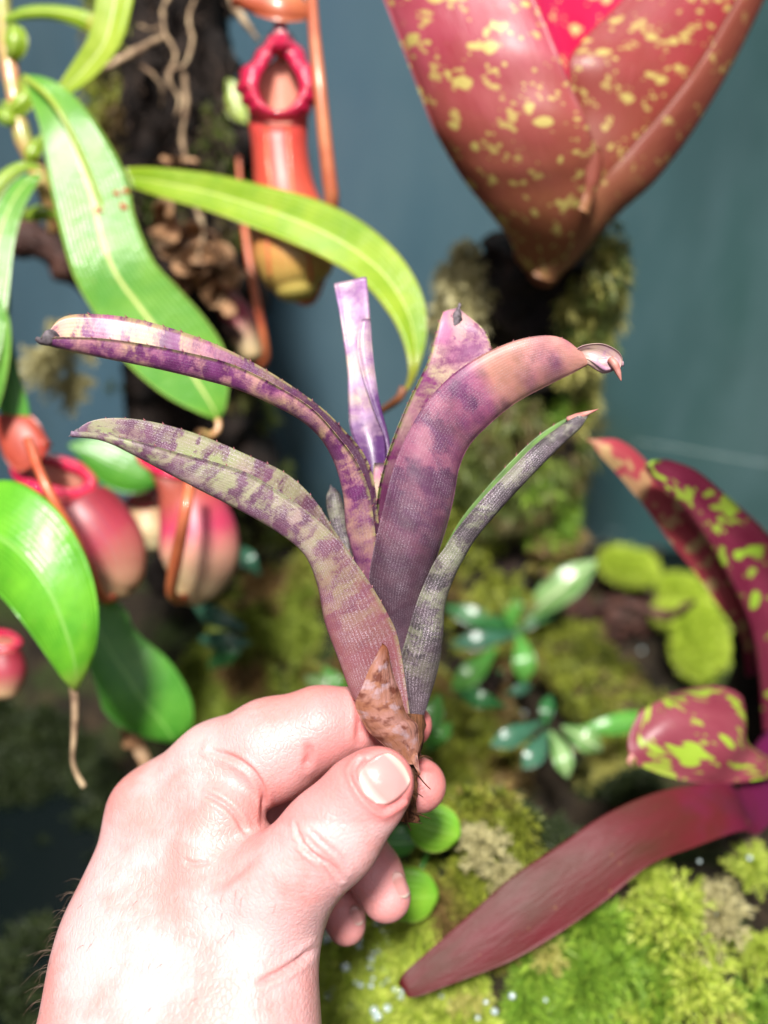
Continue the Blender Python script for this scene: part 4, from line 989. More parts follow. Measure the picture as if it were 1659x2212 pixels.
# pitchers
def pit_mat(name, stops, inner=(.62, .24, .17), vein=(.40, .03, .02), vs=.35):
    b = NB(name); uv = b.sep(b.uv())
    nz = b.math('MULTIPLY', b.math('SUBTRACT', b.noise(b.pos(), 60, 3), .5), .16)
    c = b.ramp(b.math('ADD', uv[1], nz), stops)
    ln = b.wave(b.map(b.uv(), (8, .3, 1)), .318 * 3.14, .8)
    c = b.mix(b.math('MULTIPLY', b.step(ln, .75, 1), vs), c, vein)
    c = b.mix(b.attr('inner'), c, inner)
    return b.bsdf(c, .46, b.bump(b.noise(b.pos(), 120, 3), .0008, .3), .5, .12, (1, .4, .2), .1, .35, scale=.003)
PM1 = pit_mat('pitcher_coral', [(.0, (.36, .02, .022)), (.25, (.42, .045, .032)), (.60, (.46, .07, .035)), (.74, (.46, .22, .06)), (1, (.40, .36, .08))], vs=.15)
PM2 = pit_mat('pitcher_crimson', [(.0, (.16, .015, .02)), (.35, (.20, .015, .03)), (.58, (.30, .035, .06)), (.78, (.36, .18, .12)), (1, (.38, .28, .14))])
PM3 = pit_mat('pitcher_pink_cream', [(.0, (.18, .04, .025)), (.25, (.28, .06, .04)), (.45, (.42, .035, .09)), (.62, (.48, .24, .17)), (.8, (.44, .33, .19)), (1, (.40, .30, .15))], vs=.12)
b = NB('peristome'); PERI = b.bsdf(b.mix(b.noise(b.pos(), 80, 2), (.42, .004, .03), (.60, .02, .09)), .18, b.bump(b.wave(b.map(b.uv(), (90, 1, 1)), .32, 0), .0006, .5), .5, .1, (1, .3, .2), .6, .08, scale=.002)
b = NB('lid'); LIDM = b.bsdf(b.ramp(b.noise(b.pos(), 70, 3), [(.35, (.42, .09, .04)), (.65, (.55, .20, .09))]), .35, coat=.3, trans=.2)
b = NB('lid_red'); LIDR = b.bsdf(b.ramp(b.noise(b.pos(), 70, 3), [(.35, (.24, .015, .015)), (.65, (.40, .07, .04))]), .35, coat=.3, trans=.2)
b = NB('tendril_red'); TENR = b.bsdf(b.ramp(b.noise(b.pos(), 90, 3), [(.35, (.40, .07, .03)), (.65, (.55, .16, .06))]), .4, coat=.3)
def pitcher(parent, rings, d, mouth, mat, peri=26, tear=.0, scal=14, namep='pitcher', collar=None, flat=.55):
    """rings: (x, y, half width) from just under the mouth to the bottom; mouth: (x, y, rx, ry, roll, depth tilt)"""
    mx, my, rx, ry, roll, tl = mouth
    n = 46; k = 40; a = np.linspace(0, 2 * math.pi, k, endpoint=False)
    rg = cr([(mx, my, rx)] + rings, n)
    Cn = np.array([P(x, y, d) for x, y, _ in rg]); rr = np.array([PX(r_, d) for _, _, r_ in rg])
    cr_, sr_ = math.cos(roll), math.sin(roll)
    mR = RIGHT * cr_ - UP * sr_; mD = -(UP * cr_ + RIGHT * sr_)         # mouth axes: across, and down (front of the rim)
    V = []; Vi = []
    tdir = np.gradient(Cn, axis=0); tdir /= np.linalg.norm(tdir, axis=1)[:, None]
    for i in range(n):
        s = min(1, i / (n * .30)); s = s * s * (3 - 2 * s)
        t = tdir[i]; side = np.cross(t, FWD); side /= np.linalg.norm(side)
        if np.dot(side, mR) < 0: side = -side
        front = -FWD * 1.0
        e1 = mR * PX(rx, d) * (1 - s) + side * rr[i] * s
        e2 = (mD * PX(ry, d) - FWD * tl * PX(ry, d)) * (1 - s) + front * rr[i] * .92 * s
        ca, sa = np.cos(a), np.sin(a)
        pinch = 1 - (1 - s) * tear * np.clip(-sa, 0, 1) ** 1.5
        ring = Cn[i] + (ca * pinch)[:, None] * e1 + sa[:, None] * e2
        V.append(ring); Vi.append(Cn[i] + (ring - Cn[i]) * .93)
    def close(rings_, c_, t_): return rings_
    # rounded bottom
    for q in (.97, .85, .62, .3):
        h_ = math.sqrt(1 - q * q)
        base = Cn[-1]; V.append(base + (V[n - 1] - base) * q + tdir[-1] * rr[-1] * h_ * .6); 
    nV = len(V); Vv = np.vstack(V + Vi); F = []
    for i in range(nV - 1):
        for j in range(k): F.append((i * k + j, i * k + (j + 1) % k, (i + 1) * k + (j + 1) % k, (i + 1) * k + j))
    F.append(tuple(range((nV - 1) * k, nV * k)))
    o2 = nV * k
    for i in range(n - 1):
        for j in range(k): F.append((o2 + i * k + j, o2 + (i + 1) * k + j, o2 + (i + 1) * k + (j + 1) % k, o2 + i * k + (j + 1) % k))
    for j in range(k): F.append((j, o2 + j, o2 + (j + 1) % k, (j + 1) % k))
    F.append(tuple(o2 + (n - 1) * k + j for j in range(k)))
    vv = np.r_[np.repeat(np.linspace(0, 1, nV), k), np.repeat(np.linspace(0, 1, n), k)]
    uu = np.tile(a / (2 * math.pi), nV + n)
    inner = np.r_[np.zeros(nV * k), np.ones(n * k)]
    body = link_mesh(namep, Vv, F, mat, parent, np.stack([uu, vv], 1), attrs={'inner': inner})
    # peristome: rolled ribbed collar
    kk = 160; a = np.linspace(0, 2 * math.pi, kk, endpoint=False); ca, sa = np.cos(a), np.sin(a)
    pinch = 1 - tear * np.clip(-sa, 0, 1) ** 1.5
    cM = Cn[0]; e1 = mR * PX(rx, d); e2 = mD * PX(ry, d) - FWD * tl * PX(ry, d)
    base = cM + (ca * pinch)[:, None] * e1 + sa[:, None] * e2
    outv = base - cM; outv /= np.linalg.norm(outv, axis=1)[:, None]
    nrm = np.cross(e1, e2); nrm /= np.linalg.norm(nrm)
    if np.dot(nrm, CAM - cM) < 0: nrm = -nrm
    wd = PX(peri, d) * (1 + .07 * np.sin(a * scal) * np.abs(ca) + .06 * np.sin(a * 5 + 1)) * (1 - .35 * tear * np.clip(-sa, 0, 1) ** 2)
    rows = []
    if collar:
        def oval(q):
            cx, cy, w_, hb, ht, te, dd = q
            pn = 1 - te * np.clip(-sa, 0, 1) ** 1.5
            return np.array([P(cx + w_ * c_ * p_, cy + (hb if s_ > 0 else ht) * s_, dd + (.010 if s_ < 0 else .002) * -min(s_, 0)) for c_, s_, p_ in zip(ca, sa, pn)])
        I_, O_ = oval(collar[0]), oval(collar[1])
        O_ = O_ + (O_ - I_) * (.10 * np.sin(a * 17) * np.abs(ca) + .07 * np.sin(a * 6 + 1))[:, None]
    for s in np.linspace(0, 1, 9) if collar else []:
        rows.append(I_ + (O_ - I_) * s - FWD[None] * (np.linalg.norm(O_ - I_, axis=1) * .42 * math.sin(math.pi * (.12 + .88 * s)) )[:, None])
    if collar:
        for s in (.85, .5, .15): rows.append(I_ + (O_ - I_) * s + FWD[None] * .0006)
    for s in [] if collar else np.linspace(0, 1, 9):
        ang = math.pi * (1.05 * s - .05)
        rows.append(base + outv * (wd * (-.62 * math.cos(ang)) + wd * .1)[:, None] + nrm[None] * (wd * flat * math.sin(ang))[:, None])
    for s in () if collar else (.7, .3): rows.append(base + outv * (wd * (.62 * (2 * s - 1)))[:, None] - nrm[None] * (wd * .12)[:, None])
    nr_ = len(rows); Vp = np.vstack(rows); Fp = []
    for i in range(nr_):
        for j in range(kk): i2 = (i + 1) % nr_; Fp.append((i * kk + j, i * kk + (j + 1) % kk, i2 * kk + (j + 1) % kk, i2 * kk + j))
    up = np.stack([np.tile(a / (2 * math.pi), nr_), np.repeat(np.linspace(0, 1, nr_), kk)], 1)
    pe = link_mesh('peristome', Vp, Fp, PERI, None, up); pe.parent = body
    pe.matrix_parent_inverse = Matrix.Translation(-Vector(parent.matrix_world.translation))
    return body
def on_surf(body, off, pts, r, mat, n=30, lift=.5):
    """a thin rib lying on a mesh, through sketch positions"""
    vs = [Vector(v.co) + Vector(off) for v in body.data.vertices]; t = BVHTree.FromPolygons([tuple(v) for v in vs], [tuple(p.vertices) for p in body.data.polygons])
    c = []
    for x, y in cr(pts, n):
        o_ = Vector(CAM); d_ = (Vector(P(x, y, .2)) - o_).normalized(); h_ = t.ray_cast(o_, d_)
        if h_[0] is not None: c.append(np.array(h_[0] + h_[1] * (r * lift)))
    c = np.array(c); v, f_, u_ = tube_geo(c, r, 6); o = link_mesh('rib', v, f_, mat, None, u_)
    o.parent = body; o.matrix_parent_inverse = Matrix.Translation(-Vector(off)); return o
def sub(o, par, rt):
    o.parent = par; o.matrix_parent_inverse = Matrix.Translation(-Vector(rt.location)); return o
# P1
h1 = root('hanging_pitcher', P(612, 640, .292), 'tall coral red pitcher with open crimson mouth hanging by the trunk', 'pitcher')
bd = pitcher(h1, [(602, 262, 63), (605, 330, 60), (614, 410, 66), (628, 490, 84), (636, 560, 88), (638, 600, 72), (641, 622, 48)], .292, (604, 182, 66, 76, 0, .35), PM1, peri=40, tear=.78, collar=((603, 188, 44, 53, 76, .74, .2835), (605, 186, 93, 80, 130, .70, .2860)), namep='pitcher_body')
bd['label'] = 'coral pitcher body with yellowish bottom'
for pts in ([(576, 275), (578, 340), (586, 420), (578, 520), (585, 600)], [(622, 275), (626, 340), (634, 420), (655, 500), (668, 570), (672, 612)]):
    on_surf(bd, h1.location, pts, .0005, TENR)
tube('lid_neck', [(608, 108, .289), (608, 85, .290), (606, 60, .290), (606, 38, .292)], [.0034, .0022, .0018, .0020], PERI, h1, n=16, k=12)
leaf('lid', dz([(500, -12), (560, -22), (620, -12), (660, 20), (668, 36)], [.285, .292, .296]), dz([(502, 2), (545, 28), (600, 46), (645, 46), (668, 40)], [.290, .286, .290]), mat=LIDM, parent=h1, bow=-.25, n=36, m=13, thick=.0012, label='flat rusty orange lid above the mouth')
tube('tendril', [(672, -40, .285), (678, 60, .282), (690, 180, .280), (702, 300, .281), (712, 390, .283), (716, 440, .286), (700, 560, .30), (672, 640, .298), (645, 640, .293)], [.0014, .0018, .0020, .0022, .0022], LIDM, h1, n=60, k=10)
b = NB('drop'); DROP = b.bsdf((.9, .95, 1), .03, None, .5); DROP.node_tree.nodes['Principled BSDF'].inputs['Transmission Weight'].default_value = .9 if 'Principled BSDF' in DROP.node_tree.nodes else 0
# P2, P3 with the climbing plant
p2 = pitcher(np_, [(150, 1085, 82), (192, 1140, 92), (232, 1190, 84), (250, 1235, 64), (246, 1268, 42)], .296, (118, 1030, 78, 30, .28, 1.0), PM2, peri=26, scal=9)
p2['label'] = 'crimson pitcher lower left, cream at its foot'
sub(leaf('lid', dz([(-10, 905), (30, 885), (70, 900), (98, 945), (105, 968)], [.292, .290]), dz([(-5, 925), (10, 985), (40, 1018), (80, 1000), (106, 972)], [.290, .285]), mat=LIDR, bow=-.08, n=30, m=13, thick=.0012), p2, np_)
sub(tube('tendril', [(60, 950, .268), (82, 1010, .262), (110, 1070, .260), (150, 1140, .262), (190, 1220, .266), (222, 1292, .277), (245, 1290, .284)], [.0013, .0012, .0014], TENR, None, n=40, k=8), p2, np_)
p3 = pitcher(np_, [(395, 1040, 56), (412, 1090, 70), (428, 1150, 84), (431, 1205, 84), (422, 1250, 66), (406, 1280, 42)], .300, (372, 1000, 66, 24, .25, 1.0), PM3, peri=18, scal=9)
p3['label'] = 'pink and cream round pitcher beside the moss'
sub(leaf('lid', dz([(300, 955), (340, 930), (390, 945), (400, 975)], [.300, .296]), dz([(300, 965), (320, 985), (370, 990), (402, 982)], [.298, .292]), mat=LIDM, bow=-.2, n=26, m=11, thick=.0012), p3, np_)
sub(tube('tendril', [(412, 1022, .276), (405, 1080, .270), (392, 1150, .270), (378, 1220, .275), (370, 1275, .284), (380, 1294, .290), (400, 1292, .294)], [.0014, .0018, .0016], TENR, None, n=40, k=8), p3, np_)
# P4, small ones
h2 = root('small_pitcher', P(520, 760, .335), 'small red pitcher half hidden behind the drooping leaf', 'pitcher')
pitcher(h2, [(492, 650, 28), (515, 690, 32), (532, 730, 30), (545, 765, 22)], .335, (482, 612, 24, 14, -.3, .8), PM3, peri=8, namep='pitcher_body')
tube('tendril', [(515, 340, .325), (522, 440, .325), (535, 540, .322), (552, 640, .320), (568, 720, .322), (575, 775, .328), (560, 790, .333)], [.0007, .0011, .0013, .0011], TENR, h2, n=40, k=8)
h3 = root('pale_pitcher', P(320, 1190, .33), 'small cream pitcher between the two big round ones', 'pitcher')
b = pit_mat('pitcher_cream', [(0, (.40, .22, .12)), (1, (.56, .46, .26))], vs=.05)
pitcher(h3, [(318, 1120, 40), (322, 1150, 42), (322, 1175, 30)], .33, (312, 1080, 34, 14, 0, .8), b, peri=8, namep='pitcher_body')
h4 = root('red_pitcher', P(10, 1500, .30), 'bright red pitcher at the left edge below the big leaf', 'pitcher')
pitcher(h4, [(0, 1410, 42), (10, 1450, 46), (8, 1490, 34)], .30, (-5, 1384, 44, 14, .1, .8), PM2, peri=14, namep='pitcher_body')
b = NB('red_speck'); RSP = b.bsdf((.36, .07, .03), .5)
for q in ([(208, 450), (214, 458), (218, 452)], [(262, 440), (268, 450), (274, 446)], [(248, 414), (254, 420), (258, 416)], [(268, 408), (273, 415), (276, 412)]):
    o = on_surf(l1_, np_.location, q, .0009, RSP, 6, -.45); o.name = 'leaf_speck'
# second plant: two big leaves lower left
q2 = root('pitcher_plant', P(-60, 1300, .27), 'broad green leaves at the lower left, one ending in a hanging tendril', 'pitcher plant')
leaf('leaf', dz([(-110, 1120), (-60, 1060), (0, 1036), (60, 1050), (128, 1106), (178, 1188), (205, 1270), (212, 1350), (198, 1430), (172, 1478), (161, 1490)], [.262, .252, .250, .258]),
     dz([(-130, 1180), (-60, 1240), (0, 1285), (40, 1330), (80, 1385), (112, 1432), (136, 1468), (152, 1484), (158, 1490)], [.262, .250, .252, .258]), mat=N7, parent=q2, bow=[-.1, -.14, -.14, -.1], n=70, m=23, shape=1.4, thick=.0009, wob=.0006, wobs=25, label='big bright green leaf whose tip carries a tendril')
tube('tendril', [(159, 1486, .258), (162, 1530, .257), (160, 1590, .256), (157, 1640, .257), (166, 1672, .258), (182, 1700, .258)], [.0011, .0009, .0006, .0008], ROOT, q2, n=34, k=8)
leaf('leaf', dz([(150, 1260), (215, 1290), (262, 1305), (298, 1368), (365, 1428), (408, 1498), (416, 1558), (398, 1588), (378, 1597)], [.30, .302, .305]),
     dz([(120, 1300), (150, 1380), (190, 1440), (214, 1500), (225, 1535), (262, 1570), (320, 1595), (360, 1600), (376, 1598)], [.30, .302, .305]), mat=N4, parent=q2, bow=[-.1, -.12, -.12], n=50, m=19, shape=1.4, label='rounded mid green leaf behind it')
tube('stem', [(-130, 1150, .262), (-20, 1240, .27), (80, 1270, .285), (135, 1280, .30)], [.002, .0015], STV, q2, n=24, k=8)
leaf('leaf', dz([(150, 960), (200, 945), (270, 955), (330, 990), (350, 1040)], [.315, .318]), dz([(150, 965), (190, 1010), (230, 1050), (290, 1065), (348, 1045)], [.315, .318]), mat=N4, parent=np_, bow=-.1, n=30, m=13, label='dark green leaf behind the pitchers')
o = leaf('leaf', dz([(495, 170), (510, 180), (530, 220), (535, 265)], [.34, .34]), dz([(490, 175), (488, 215), (495, 250), (530, 268)], [.34, .34]), mat=N3, parent=None, bow=-.1, n=24, m=9)
tag(o, 'small lime leaf peeping out between trunk and coral pitcher', 'leaf')

# ------------------------------------------------ the large pink bromeliad
def spot_mat(name, c1, c2, spot, sc=1.0, cov=.35, root_col=None, root_at=(0, .5), rough=.42, coat=.14, trans=.28, elong=1.0, hot=None, scar=False):
    b = NB(name); uv = b.sep(b.uv()); me = b.uv('Metric'); m2 = b.map(me, (1, elong, 1))
    warp = b.N('ShaderNodeTexNoise', {'Vector': m2, 'Scale': sc * 3.0, 'Detail': 2.0}).outputs['Color']
    vv = b.N('ShaderNodeVectorMath', {0: warp, 1: (.16 / sc,) * 3, 2: m2}, operation='MULTIPLY_ADD').outputs[0]
    c = b.mix(b.step(b.noise(b.map(me, (1, .35, 1)), .9, 3), .35, .65), c1, c2)
    if hot: c = b.mix(b.step(uv[1], hot[1], hot[2]), c, hot[0])
    if root_col: c = b.mix(b.step(b.math('ADD', uv[1], b.math('MULTIPLY', b.math('SUBTRACT', b.noise(me, 1.2, 2), .5), .25)), root_at[1], root_at[0]), c, root_col)
    size = b.noise(m2, sc * .8, 2)
    v1 = b.voro(vv, sc * 2.0); v2 = b.voro(vv, sc * 4.2)
    s1 = b.math('LESS_THAN', 0.0, 1.0)
    thr1 = b.math('MULTIPLY', b.step(size, .42, .68), cov)
    f1 = b.step(b.math('SUBTRACT', thr1, v1), .0, .09); f2 = b.step(b.math('SUBTRACT', b.math('MULTIPLY', b.step(b.noise(m2, sc * 1.1, 1), .45, .7), cov * 1.0), v2), 0, .10)
    f = b.math('MAXIMUM', f1, b.math('MULTIPLY', f2, .8))
    c = b.mix(f, c, spot)
    return b.bsdf(c, rough, b.bump(b.noise(b.map(me, (8, 1, 1)), 1.5, 4), .0008, .3), .35, 0, None, coat, .3, trans)
SB1 = spot_mat('leaf_pink_spotted', (.30, .028, .05), (.44, .085, .12), (.54, .44, .13), 1.35, .68, (.30, .105, .048), (.22, .74))
SB2 = spot_mat('leaf_red_spotted', (.34, .035, .05), (.26, .03, .035), (.48, .38, .11), 1.7, .62, (.22, .055, .03), (.30, .80))
SB3 = spot_mat('leaf_magenta', (.66, .01, .07), (.58, .02, .10), (.7, .62, .25), 1.2, .5)
SB4 = spot_mat('leaf_brownish', (.26, .07, .045), (.20, .045, .03), (.42, .30, .10), 1.6, .45, (.34, .16, .07), (0, .45))
pb = root('bromeliad', P(1175, 560, .30), 'large pink red spotted bromeliad mounted on the mossy branch', 'bromeliad')
leaf('leaf', dz([(1132, 584), (1116, 558), (1098, 515), (1056, 452), (1008, 390), (968, 325), (930, 255), (882, 130), (832, 0), (790, -120)], [.300, .285, .275, .270]),
     dz([(1218, 582), (1226, 556), (1240, 515), (1255, 455), (1276, 385), (1284, 320), (1268, 262), (1238, 192), (1212, 125), (1188, 70), (1155, 0), (1100, -120)], [.300, .278, .262, .258, .262]),
     mat=SB1, parent=pb, bow=[-.06, -.12, -.15, -.12, -.09, -.08], n=100, m=31, shape=2.2, thick=.0014, wob=.0012, wobs=30, label='front left pink leaf with cream spots and a small scar')
leaf('leaf', dz([(1180, 570), (1190, 500), (1210, 400), (1190, 250), (1160, 120), (1120, -100)], [.306, .292, .288]), dz([(1230, 560), (1290, 480), (1380, 330), (1450, 200), (1460, 50), (1480, -100)], [.310, .315, .31]), mat=SB3, parent=pb, bow=.12, n=60, m=19, label='bright crimson inner leaf')
leaf('leaf', dz([(1196, 578), (1215, 480), (1235, 360), (1240, 240), (1228, 140), (1262, 85), (1330, 15), (1390, -60), (1420, -120)], [.300, .282, .276, .280, .285]),
     dz([(1232, 560), (1290, 505), (1370, 430), (1440, 352), (1500, 270), (1550, 180), (1595, 90), (1645, -10), (1690, -120)], [.302, .290, .288, .285]),
     mat=SB2, parent=pb, bow=[-.2, -.16, -.10, -.08, -.06], n=90, m=29, shape=2.1, thick=.0014, wob=.0010, wobs=30, label='right hand red leaf speckled with yellow')
leaf('leaf', dz([(1150, 590), (1215, 520), (1248, 460), (1300, 385), (1365, 312), (1440, 225), (1510, 130), (1570, 30), (1630, -80)], [.296, .280, .274, .276]),
     dz([(1205, 590), (1250, 545), (1330, 460), (1400, 402), (1445, 350), (1498, 275), (1552, 185), (1600, 95), (1655, -20)], [.300, .288, .284, .283]),
     mat=SB4, parent=pb, bow=[-.2, -.14, -.1, -.08], n=80, m=21, shape=2.1, thick=.0014, label='outer brownish leaf wrapping the right side')
leaf('bract', dz([(1250, 452), (1264, 400), (1270, 345), (1282, 318)], [.270, .266]), dz([(1262, 462), (1282, 410), (1300, 360), (1292, 322)], [.272, .268]), mat=SB4, parent=pb, bow=-.3, n=24, m=11, wob=.0008, wobs=150, label='small dried scrap caught between the leaves')
tube('stump', [(1172, 535, .306), (1176, 565, .304), (1178, 578, .304), (1179, 590, .307)], [.009, .0075, .006, .004], SB4, pb, n=24, k=24, rough=.0008, rs=120)
b = NB('scar'); SCAR = b.bsdf((.10, .045, .02), .7)
# ------------------------------------------------ spotted leaves on the right
SN1 = spot_mat('strap_red_blotched', (.34, .035, .055), (.42, .09, .10), (.46, .30, .14), .8, .95, (.22, .012, .06), (0, .3), hot=None)
SN2 = spot_mat('strap_maroon_lime', (.13, .012, .035), (.19, .03, .06), (.27, .44, .04), .72, .85, rough=.32)
SN3 = spot_mat('curl_maroon_lime', (.20, .03, .05), (.28, .07, .09), (.30, .44, .04), 2.9, .85, elong=.20)
SN4 = spot_mat('strap_dark_red', (.13, .010, .018), (.075, .018, .009), (.20, .09, .035), .7, .22, (.17, .010, .09), (.06, .46), rough=.5, coat=.0, trans=.35)
sb = root('bromeliad', P(1690, 1500, .33), 'spotted maroon and lime bromeliad leaning in from the right edge', 'bromeliad')
leaf('leaf', dz([(1640, 1440), (1628, 1372), (1612, 1300), (1570, 1200), (1500, 1110), (1430, 1035), (1375, 975), (1335, 950), (1300, 948), (1272, 950)], [.320, .300, .285, .275, .272]),
     dz([(1612, 1460), (1600, 1380), (1560, 1320), (1500, 1235), (1440, 1160), (1385, 1085), (1335, 1025), (1300, 988), (1282, 962), (1270, 951)], [.320, .298, .283, .273, .272]), mat=SN1, parent=sb, bow=-.25, n=70, m=19, shape=2.1, thick=.0012, label='red strap leaf with cream blotches pointing up left')
leaf('leaf', dz([(1800, 1600), (1800, 1420), (1740, 1260), (1655, 1150), (1570, 1072), (1510, 1020), (1460, 998), (1430, 993), (1408, 1002)], [.310, .285, .270, .264]),
     dz([(1650, 1580), (1640, 1440), (1615, 1330), (1560, 1215), (1510, 1135), (1462, 1075), (1420, 1042), (1404, 1020), (1402, 1006)], [.310, .284, .266, .262]), mat=SN2, parent=sb, bow=[.2, .25, .3, .3, .1], n=70, m=21, shape=1.5, thick=.0012, label='maroon leaf with lime green blotches')
leaf('leaf', dz([(1760, 1560), (1700, 1625), (1650, 1632), (1610, 1600), (1600, 1550), (1604, 1508), (1560, 1484), (1500, 1486), (1440, 1500)], [.31, .285, .28, .278]),
     dz([(1760, 1640), (1700, 1670), (1640, 1684), (1570, 1692), (1500, 1690), (1420, 1670), (1365, 1640), (1358, 1590), (1382, 1535)], [.31, .275, .266, .262, .266]), mat=SN3, parent=sb, bow=[-.1, -.15, -.2, -.22, -.2], n=70, m=27, shape=2.0, thick=.0012, label='curled maroon leaf end streaked with lime')
tube('leaf_tip', [(1366, 1632, .262), (1358, 1645, .2615), (1366, 1655, .262)], [.0009, .0006, .0001], PTIP, sb, n=8, k=6)
leaf('leaf', dz([(1700, 1560), (1640, 1600), (1600, 1700), (1560, 1690), (1430, 1708), (1310, 1758), (1205, 1828), (1100, 1898), (1000, 1988), (905, 2072), (872, 2102), (862, 2122)], [.31, .275, .256, .248, .243, .240]),
     dz([(1720, 1640), (1690, 1740), (1640, 1800), (1600, 1795), (1500, 1830), (1405, 1868), (1305, 1948), (1205, 2018), (1100, 2078), (965, 2130), (905, 2152), (880, 2154)], [.31, .270, .252, .244, .240, .240]), mat=SN4, parent=sb, bow=[.05, .02, -.04, -.07, -.07, -.05], n=90, m=21, shape=1.9, thick=.0013, label='long dark red strap leaf reaching down to the left')
b = NB('dead_brown_leaf'); DBR = b.bsdf(b.ramp(b.noise(b.pos(), 90, 4), [(.35, (.015, .008, .006)), (.75, (.07, .035, .02))]), .7)
leaf('withered_leaf', dz([(1560, 1800), (1590, 1880), (1560, 1960), (1570, 2020)], [.30, .30]), dz([(1640, 1790), (1650, 1880), (1610, 1960), (1590, 2030)], [.30, .30]), mat=DBR, parent=sb, bow=-.2, n=30, m=9, wob=.002, wobs=80)
tube('stem', [(1720, 1640, .34), (1650, 1560, .335), (1640, 1480, .33), (1620, 1400, .325), (1612, 1350, .318)], [.016, .012, .010, .006, .004], BARK, sb, n=40, k=24, rough=.002, rs=150)

# ------------------------------------------------ small leafy plants on the ground
US = nep_mat('small_leaf_dark', (.012, .08, .02), (.03, .15, .04), rib=(.12, .3, .12), trans=.2, coat=.7, rough=.2)
UB = nep_mat('small_leaf_bright', (.06, .27, .04), (.13, .38, .06), rib=(.3, .6, .2), trans=.3, coat=.7, rough=.2)
UP_ = nep_mat('small_leaf_pale', (.10, .26, .06), (.26, .42, .16), rib=(.50, .62, .34), trans=.3, coat=.8, rough=.18, ribw=.05)
UG = nep_mat('small_leaf_bluish', (.02, .09, .05), (.05, .15, .09), rib=(.10, .2, .14), trans=.1, coat=.8, rough=.2)
def small(parent, base, tip_, w_, mat, rise=.006, label=None, bow=-.12):
    (x0, y0), (x1, y1) = base, tip_
    d0 = gdepth(x0, y0, .026) - .022; d1 = d0 - rise * (1 + .3 * random.random()) + (gdepth(x1, y1, .026) - d0) * .3
    mids = [(x0 + (x1 - x0) * t + (y1 - y0) * .06 * math.sin(math.pi * t), y0 + (y1 - y0) * t, d0 + (d1 - d0) * t - .004 * math.sin(math.pi * t)) for t in (0, .25, .5, .75, 1)]
    return blade('leaf', mids, [w_ * .15, w_ * .55, w_ * .95, w_ * .9, w_ * .05], mat, parent, bow, 26, 11, label, shape=1.5)
def plantlet(base, leaves, label):
    rt = root('leafy_plant', P(base[0], base[1], gdepth(base[0], base[1], .004)), label, 'small plant', 'small leafy plants on the ground')
    tube('stem', [(base[0], base[1] + 30, gdepth(base[0], base[1], .002)), (base[0], base[1], gdepth(base[0], base[1], .026) - .021)], [.0012, .0009], US, rt, n=10, k=7)
    for l in leaves: small(rt, *l)
plantlet((1125, 1360), [((1120, 1350), (1288, 1212), 40, UP_, .030, 'long pale silvery leaf'), ((1110, 1360), (1112, 1255), 26, UB), ((1130, 1360), (1240, 1275), 24, US), ((1120, 1360), (960, 1310), 24, US),
                        ((1120, 1370), (1130, 1475), 27, UB), ((1115, 1370), (975, 1392), 22, UG)], 'leafy plant with one long pale leaf near the brown litter')
plantlet((1080, 1450), [((1070, 1400), (975, 1490), 28, UB), ((1090, 1525), (990, 1495), 22, US), ((1090, 1500), (1150, 1480), 14, UG)], 'plant with two short green leaves right of the plant stem')
plantlet((1180, 1590), [((1170, 1560), (1060, 1610), 26, UG), ((1180, 1580), (1130, 1660), 26, UG), ((1215, 1570), (1300, 1620), 28, UP_), ((1240, 1580), (1420, 1548), 26, UB), ((1190, 1580), (1225, 1680), 24, UP_), ((1180, 1570), (1190, 1500), 18, US)], 'bluish leaved plant left of the curled spotted leaf')
plantlet((930, 1600), [((925, 1620), (950, 1500), 26, UB), ((935, 1620), (975, 1560), 18, UB)], 'green leaf just right of the fingertip')
plantlet((690, 1520), [((760, 1510), (660, 1462), 26, UP_), ((760, 1520), (700, 1440), 22, UB)], 'shiny green leaves peeping over the index finger')
plantlet((500, 1360), [((530, 1360), (420, 1310), 24, UG), ((540, 1390), (430, 1380), 22, UG), ((530, 1380), (450, 1440), 22, US), ((560, 1240), (520, 1180), 20, UG)], 'small bluish plant below the round pitchers')
def disc_leaf(x, y, r_, mat, parent, lift=.02, sq=.95, rot=0, label=None):
    d = gdepth(x, y, lift); a = np.linspace(0, math.pi, 10)
    c, s_ = math.cos(rot), math.sin(rot)
    q = lambda u, v: (x + (u * c - v * s_) * r_, y + (u * s_ + v * c) * r_ * sq, d + v * .001)
    return leaf('leaf', [q(-math.cos(t), -math.sin(t)) for t in a], [q(-math.cos(t), math.sin(t)) for t in a], mat=mat, parent=parent, bow=-.05, wob=.0008, wobs=60, n=30, m=15, shape=1.8, label=label)
rp = root('round_leaf_plant', P(900, 1800, gdepth(900, 1800, .02)), 'round bright green leaves peeping out behind the fingertips', 'small plant')
b7 = nep_mat('round_leaf', (.12, .38, .02), (.28, .52, .04), rib=(.26, .52, .06), edge=(.5, .56, .10), trans=.3, coat=.1, rough=.45)
disc_leaf(938, 1785, 54, b7, rp, .03, .95, .3); disc_leaf(862, 1815, 34, UB, rp, .03); disc_leaf(885, 1930, 56, b7, rp, .03, 1.1)
tube('stem', [(930, 1790, gdepth(930, 1790, .028)), (920, 1850, gdepth(920, 1850, .01)), (890, 1920, gdepth(890, 1920, .02))], [.0008, .0008], UB, rp, n=14, k=6)
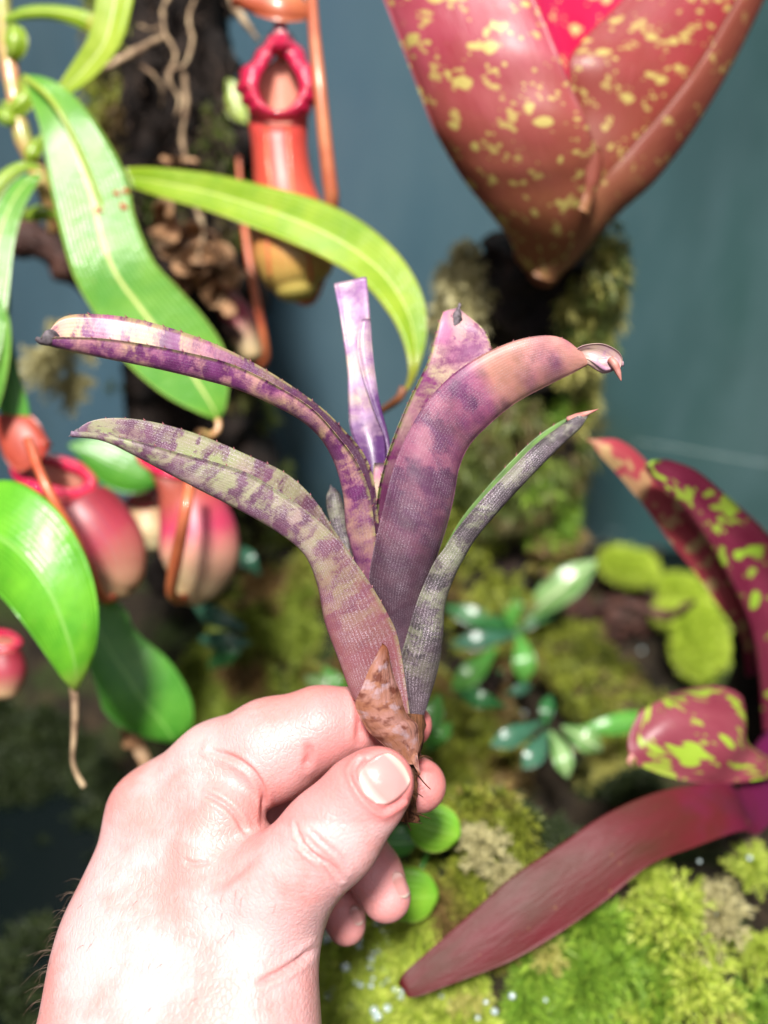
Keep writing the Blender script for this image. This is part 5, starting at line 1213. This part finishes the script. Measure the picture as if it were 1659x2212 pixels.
# rounded lime mossy pads beside the pool
M_PAD = moss_mat('moss_pad_lime', (.26, .40, .02), (.46, .60, .04), (.66, .76, .14), trans=.5)
def pad(x, y, rx, ry, rot, label, lift=.02):
    d = gdepth(x, y, lift); c = P(x, y, d)
    g = np.random.default_rng(int(x)); n = 420
    r_ = np.sqrt(g.uniform(0, 1, n)); th = g.uniform(0, 2 * math.pi, n)
    u = r_ * np.cos(th) * rx; v = r_ * np.sin(th) * ry; cs, sn = math.cos(rot), math.sin(rot)
    C = np.array([P(x + a * cs - q * sn, y + a * sn + q * cs, d - .006 * (1 - rr_ ** 2)) for a, q, rr_ in zip(u, v, r_)])
    nn = np.tile(np.array([0, -.5, .85]), (n, 1))
    V, Q, at = blades(C, nn, 16, .0042, .16, .5, .05, int(x))
    o = fast_mesh('moss_pad', V, Q, M_PAD, None, at); tag(o, label, 'moss cushion', 'lime moss pads by the pool'); return o
pad(1358, 1225, 62, 36, .25, 'lime moss pad nearest the wall foot'); pad(1512, 1388, 58, 82, -.1, 'tall lime moss pad under the maroon leaf', .025); pad(1480, 1290, 60, 40, .6, 'shaded lime moss pad between the other two'); pad(1450, 1330, 35, 22, .2, 'smallest lime moss pad, left of the shaded one')
# water drops on the moss, their glints put in as a pale body colour
g = np.random.default_rng(21); spv = []; spf = []; off = 0
b = NB('water_drop'); WD = b.bsdf((.34, .42, .42), .05, None, 1.0, coat=1.0, coatr=.02)
import bmesh
bm = bmesh.new(); bmesh.ops.create_icosphere(bm, subdivisions=2, radius=1.0); uvv = np.array([v.co[:] for v in bm.verts]); uvf = [tuple(v.index for v in f.verts) for f in bm.faces]; bm.free()
spots = [(g.uniform(700, 880), g.uniform(1990, 2200)) for _ in range(60)] + [(g.uniform(1340, 1640), g.uniform(1850, 2200)) for _ in range(10)] + [(g.uniform(1150, 1340), g.uniform(1130, 1200)) for _ in range(7)] + [(g.uniform(950, 1330), g.uniform(2150, 2200)) for _ in range(10)] + [(1386, 1405), (1132, 1540), (1212, 1140), (1320, 1145)]
for x, y in spots:
    p = onG(x, y, .014)[0]; s_ = g.uniform(.0004, .0010) * (1.3 if x < 900 and y > 1950 else 1); spv.append(uvv * s_ * [1, 1, .8] + p); spf += [tuple(i + off for i in f) for f in uvf]; off += len(uvv)
o = link_mesh('water_droplets', np.vstack(spv), spf, WD); tag(o, 'glinting water droplets on the wet moss', 'water droplets', kind='stuff')
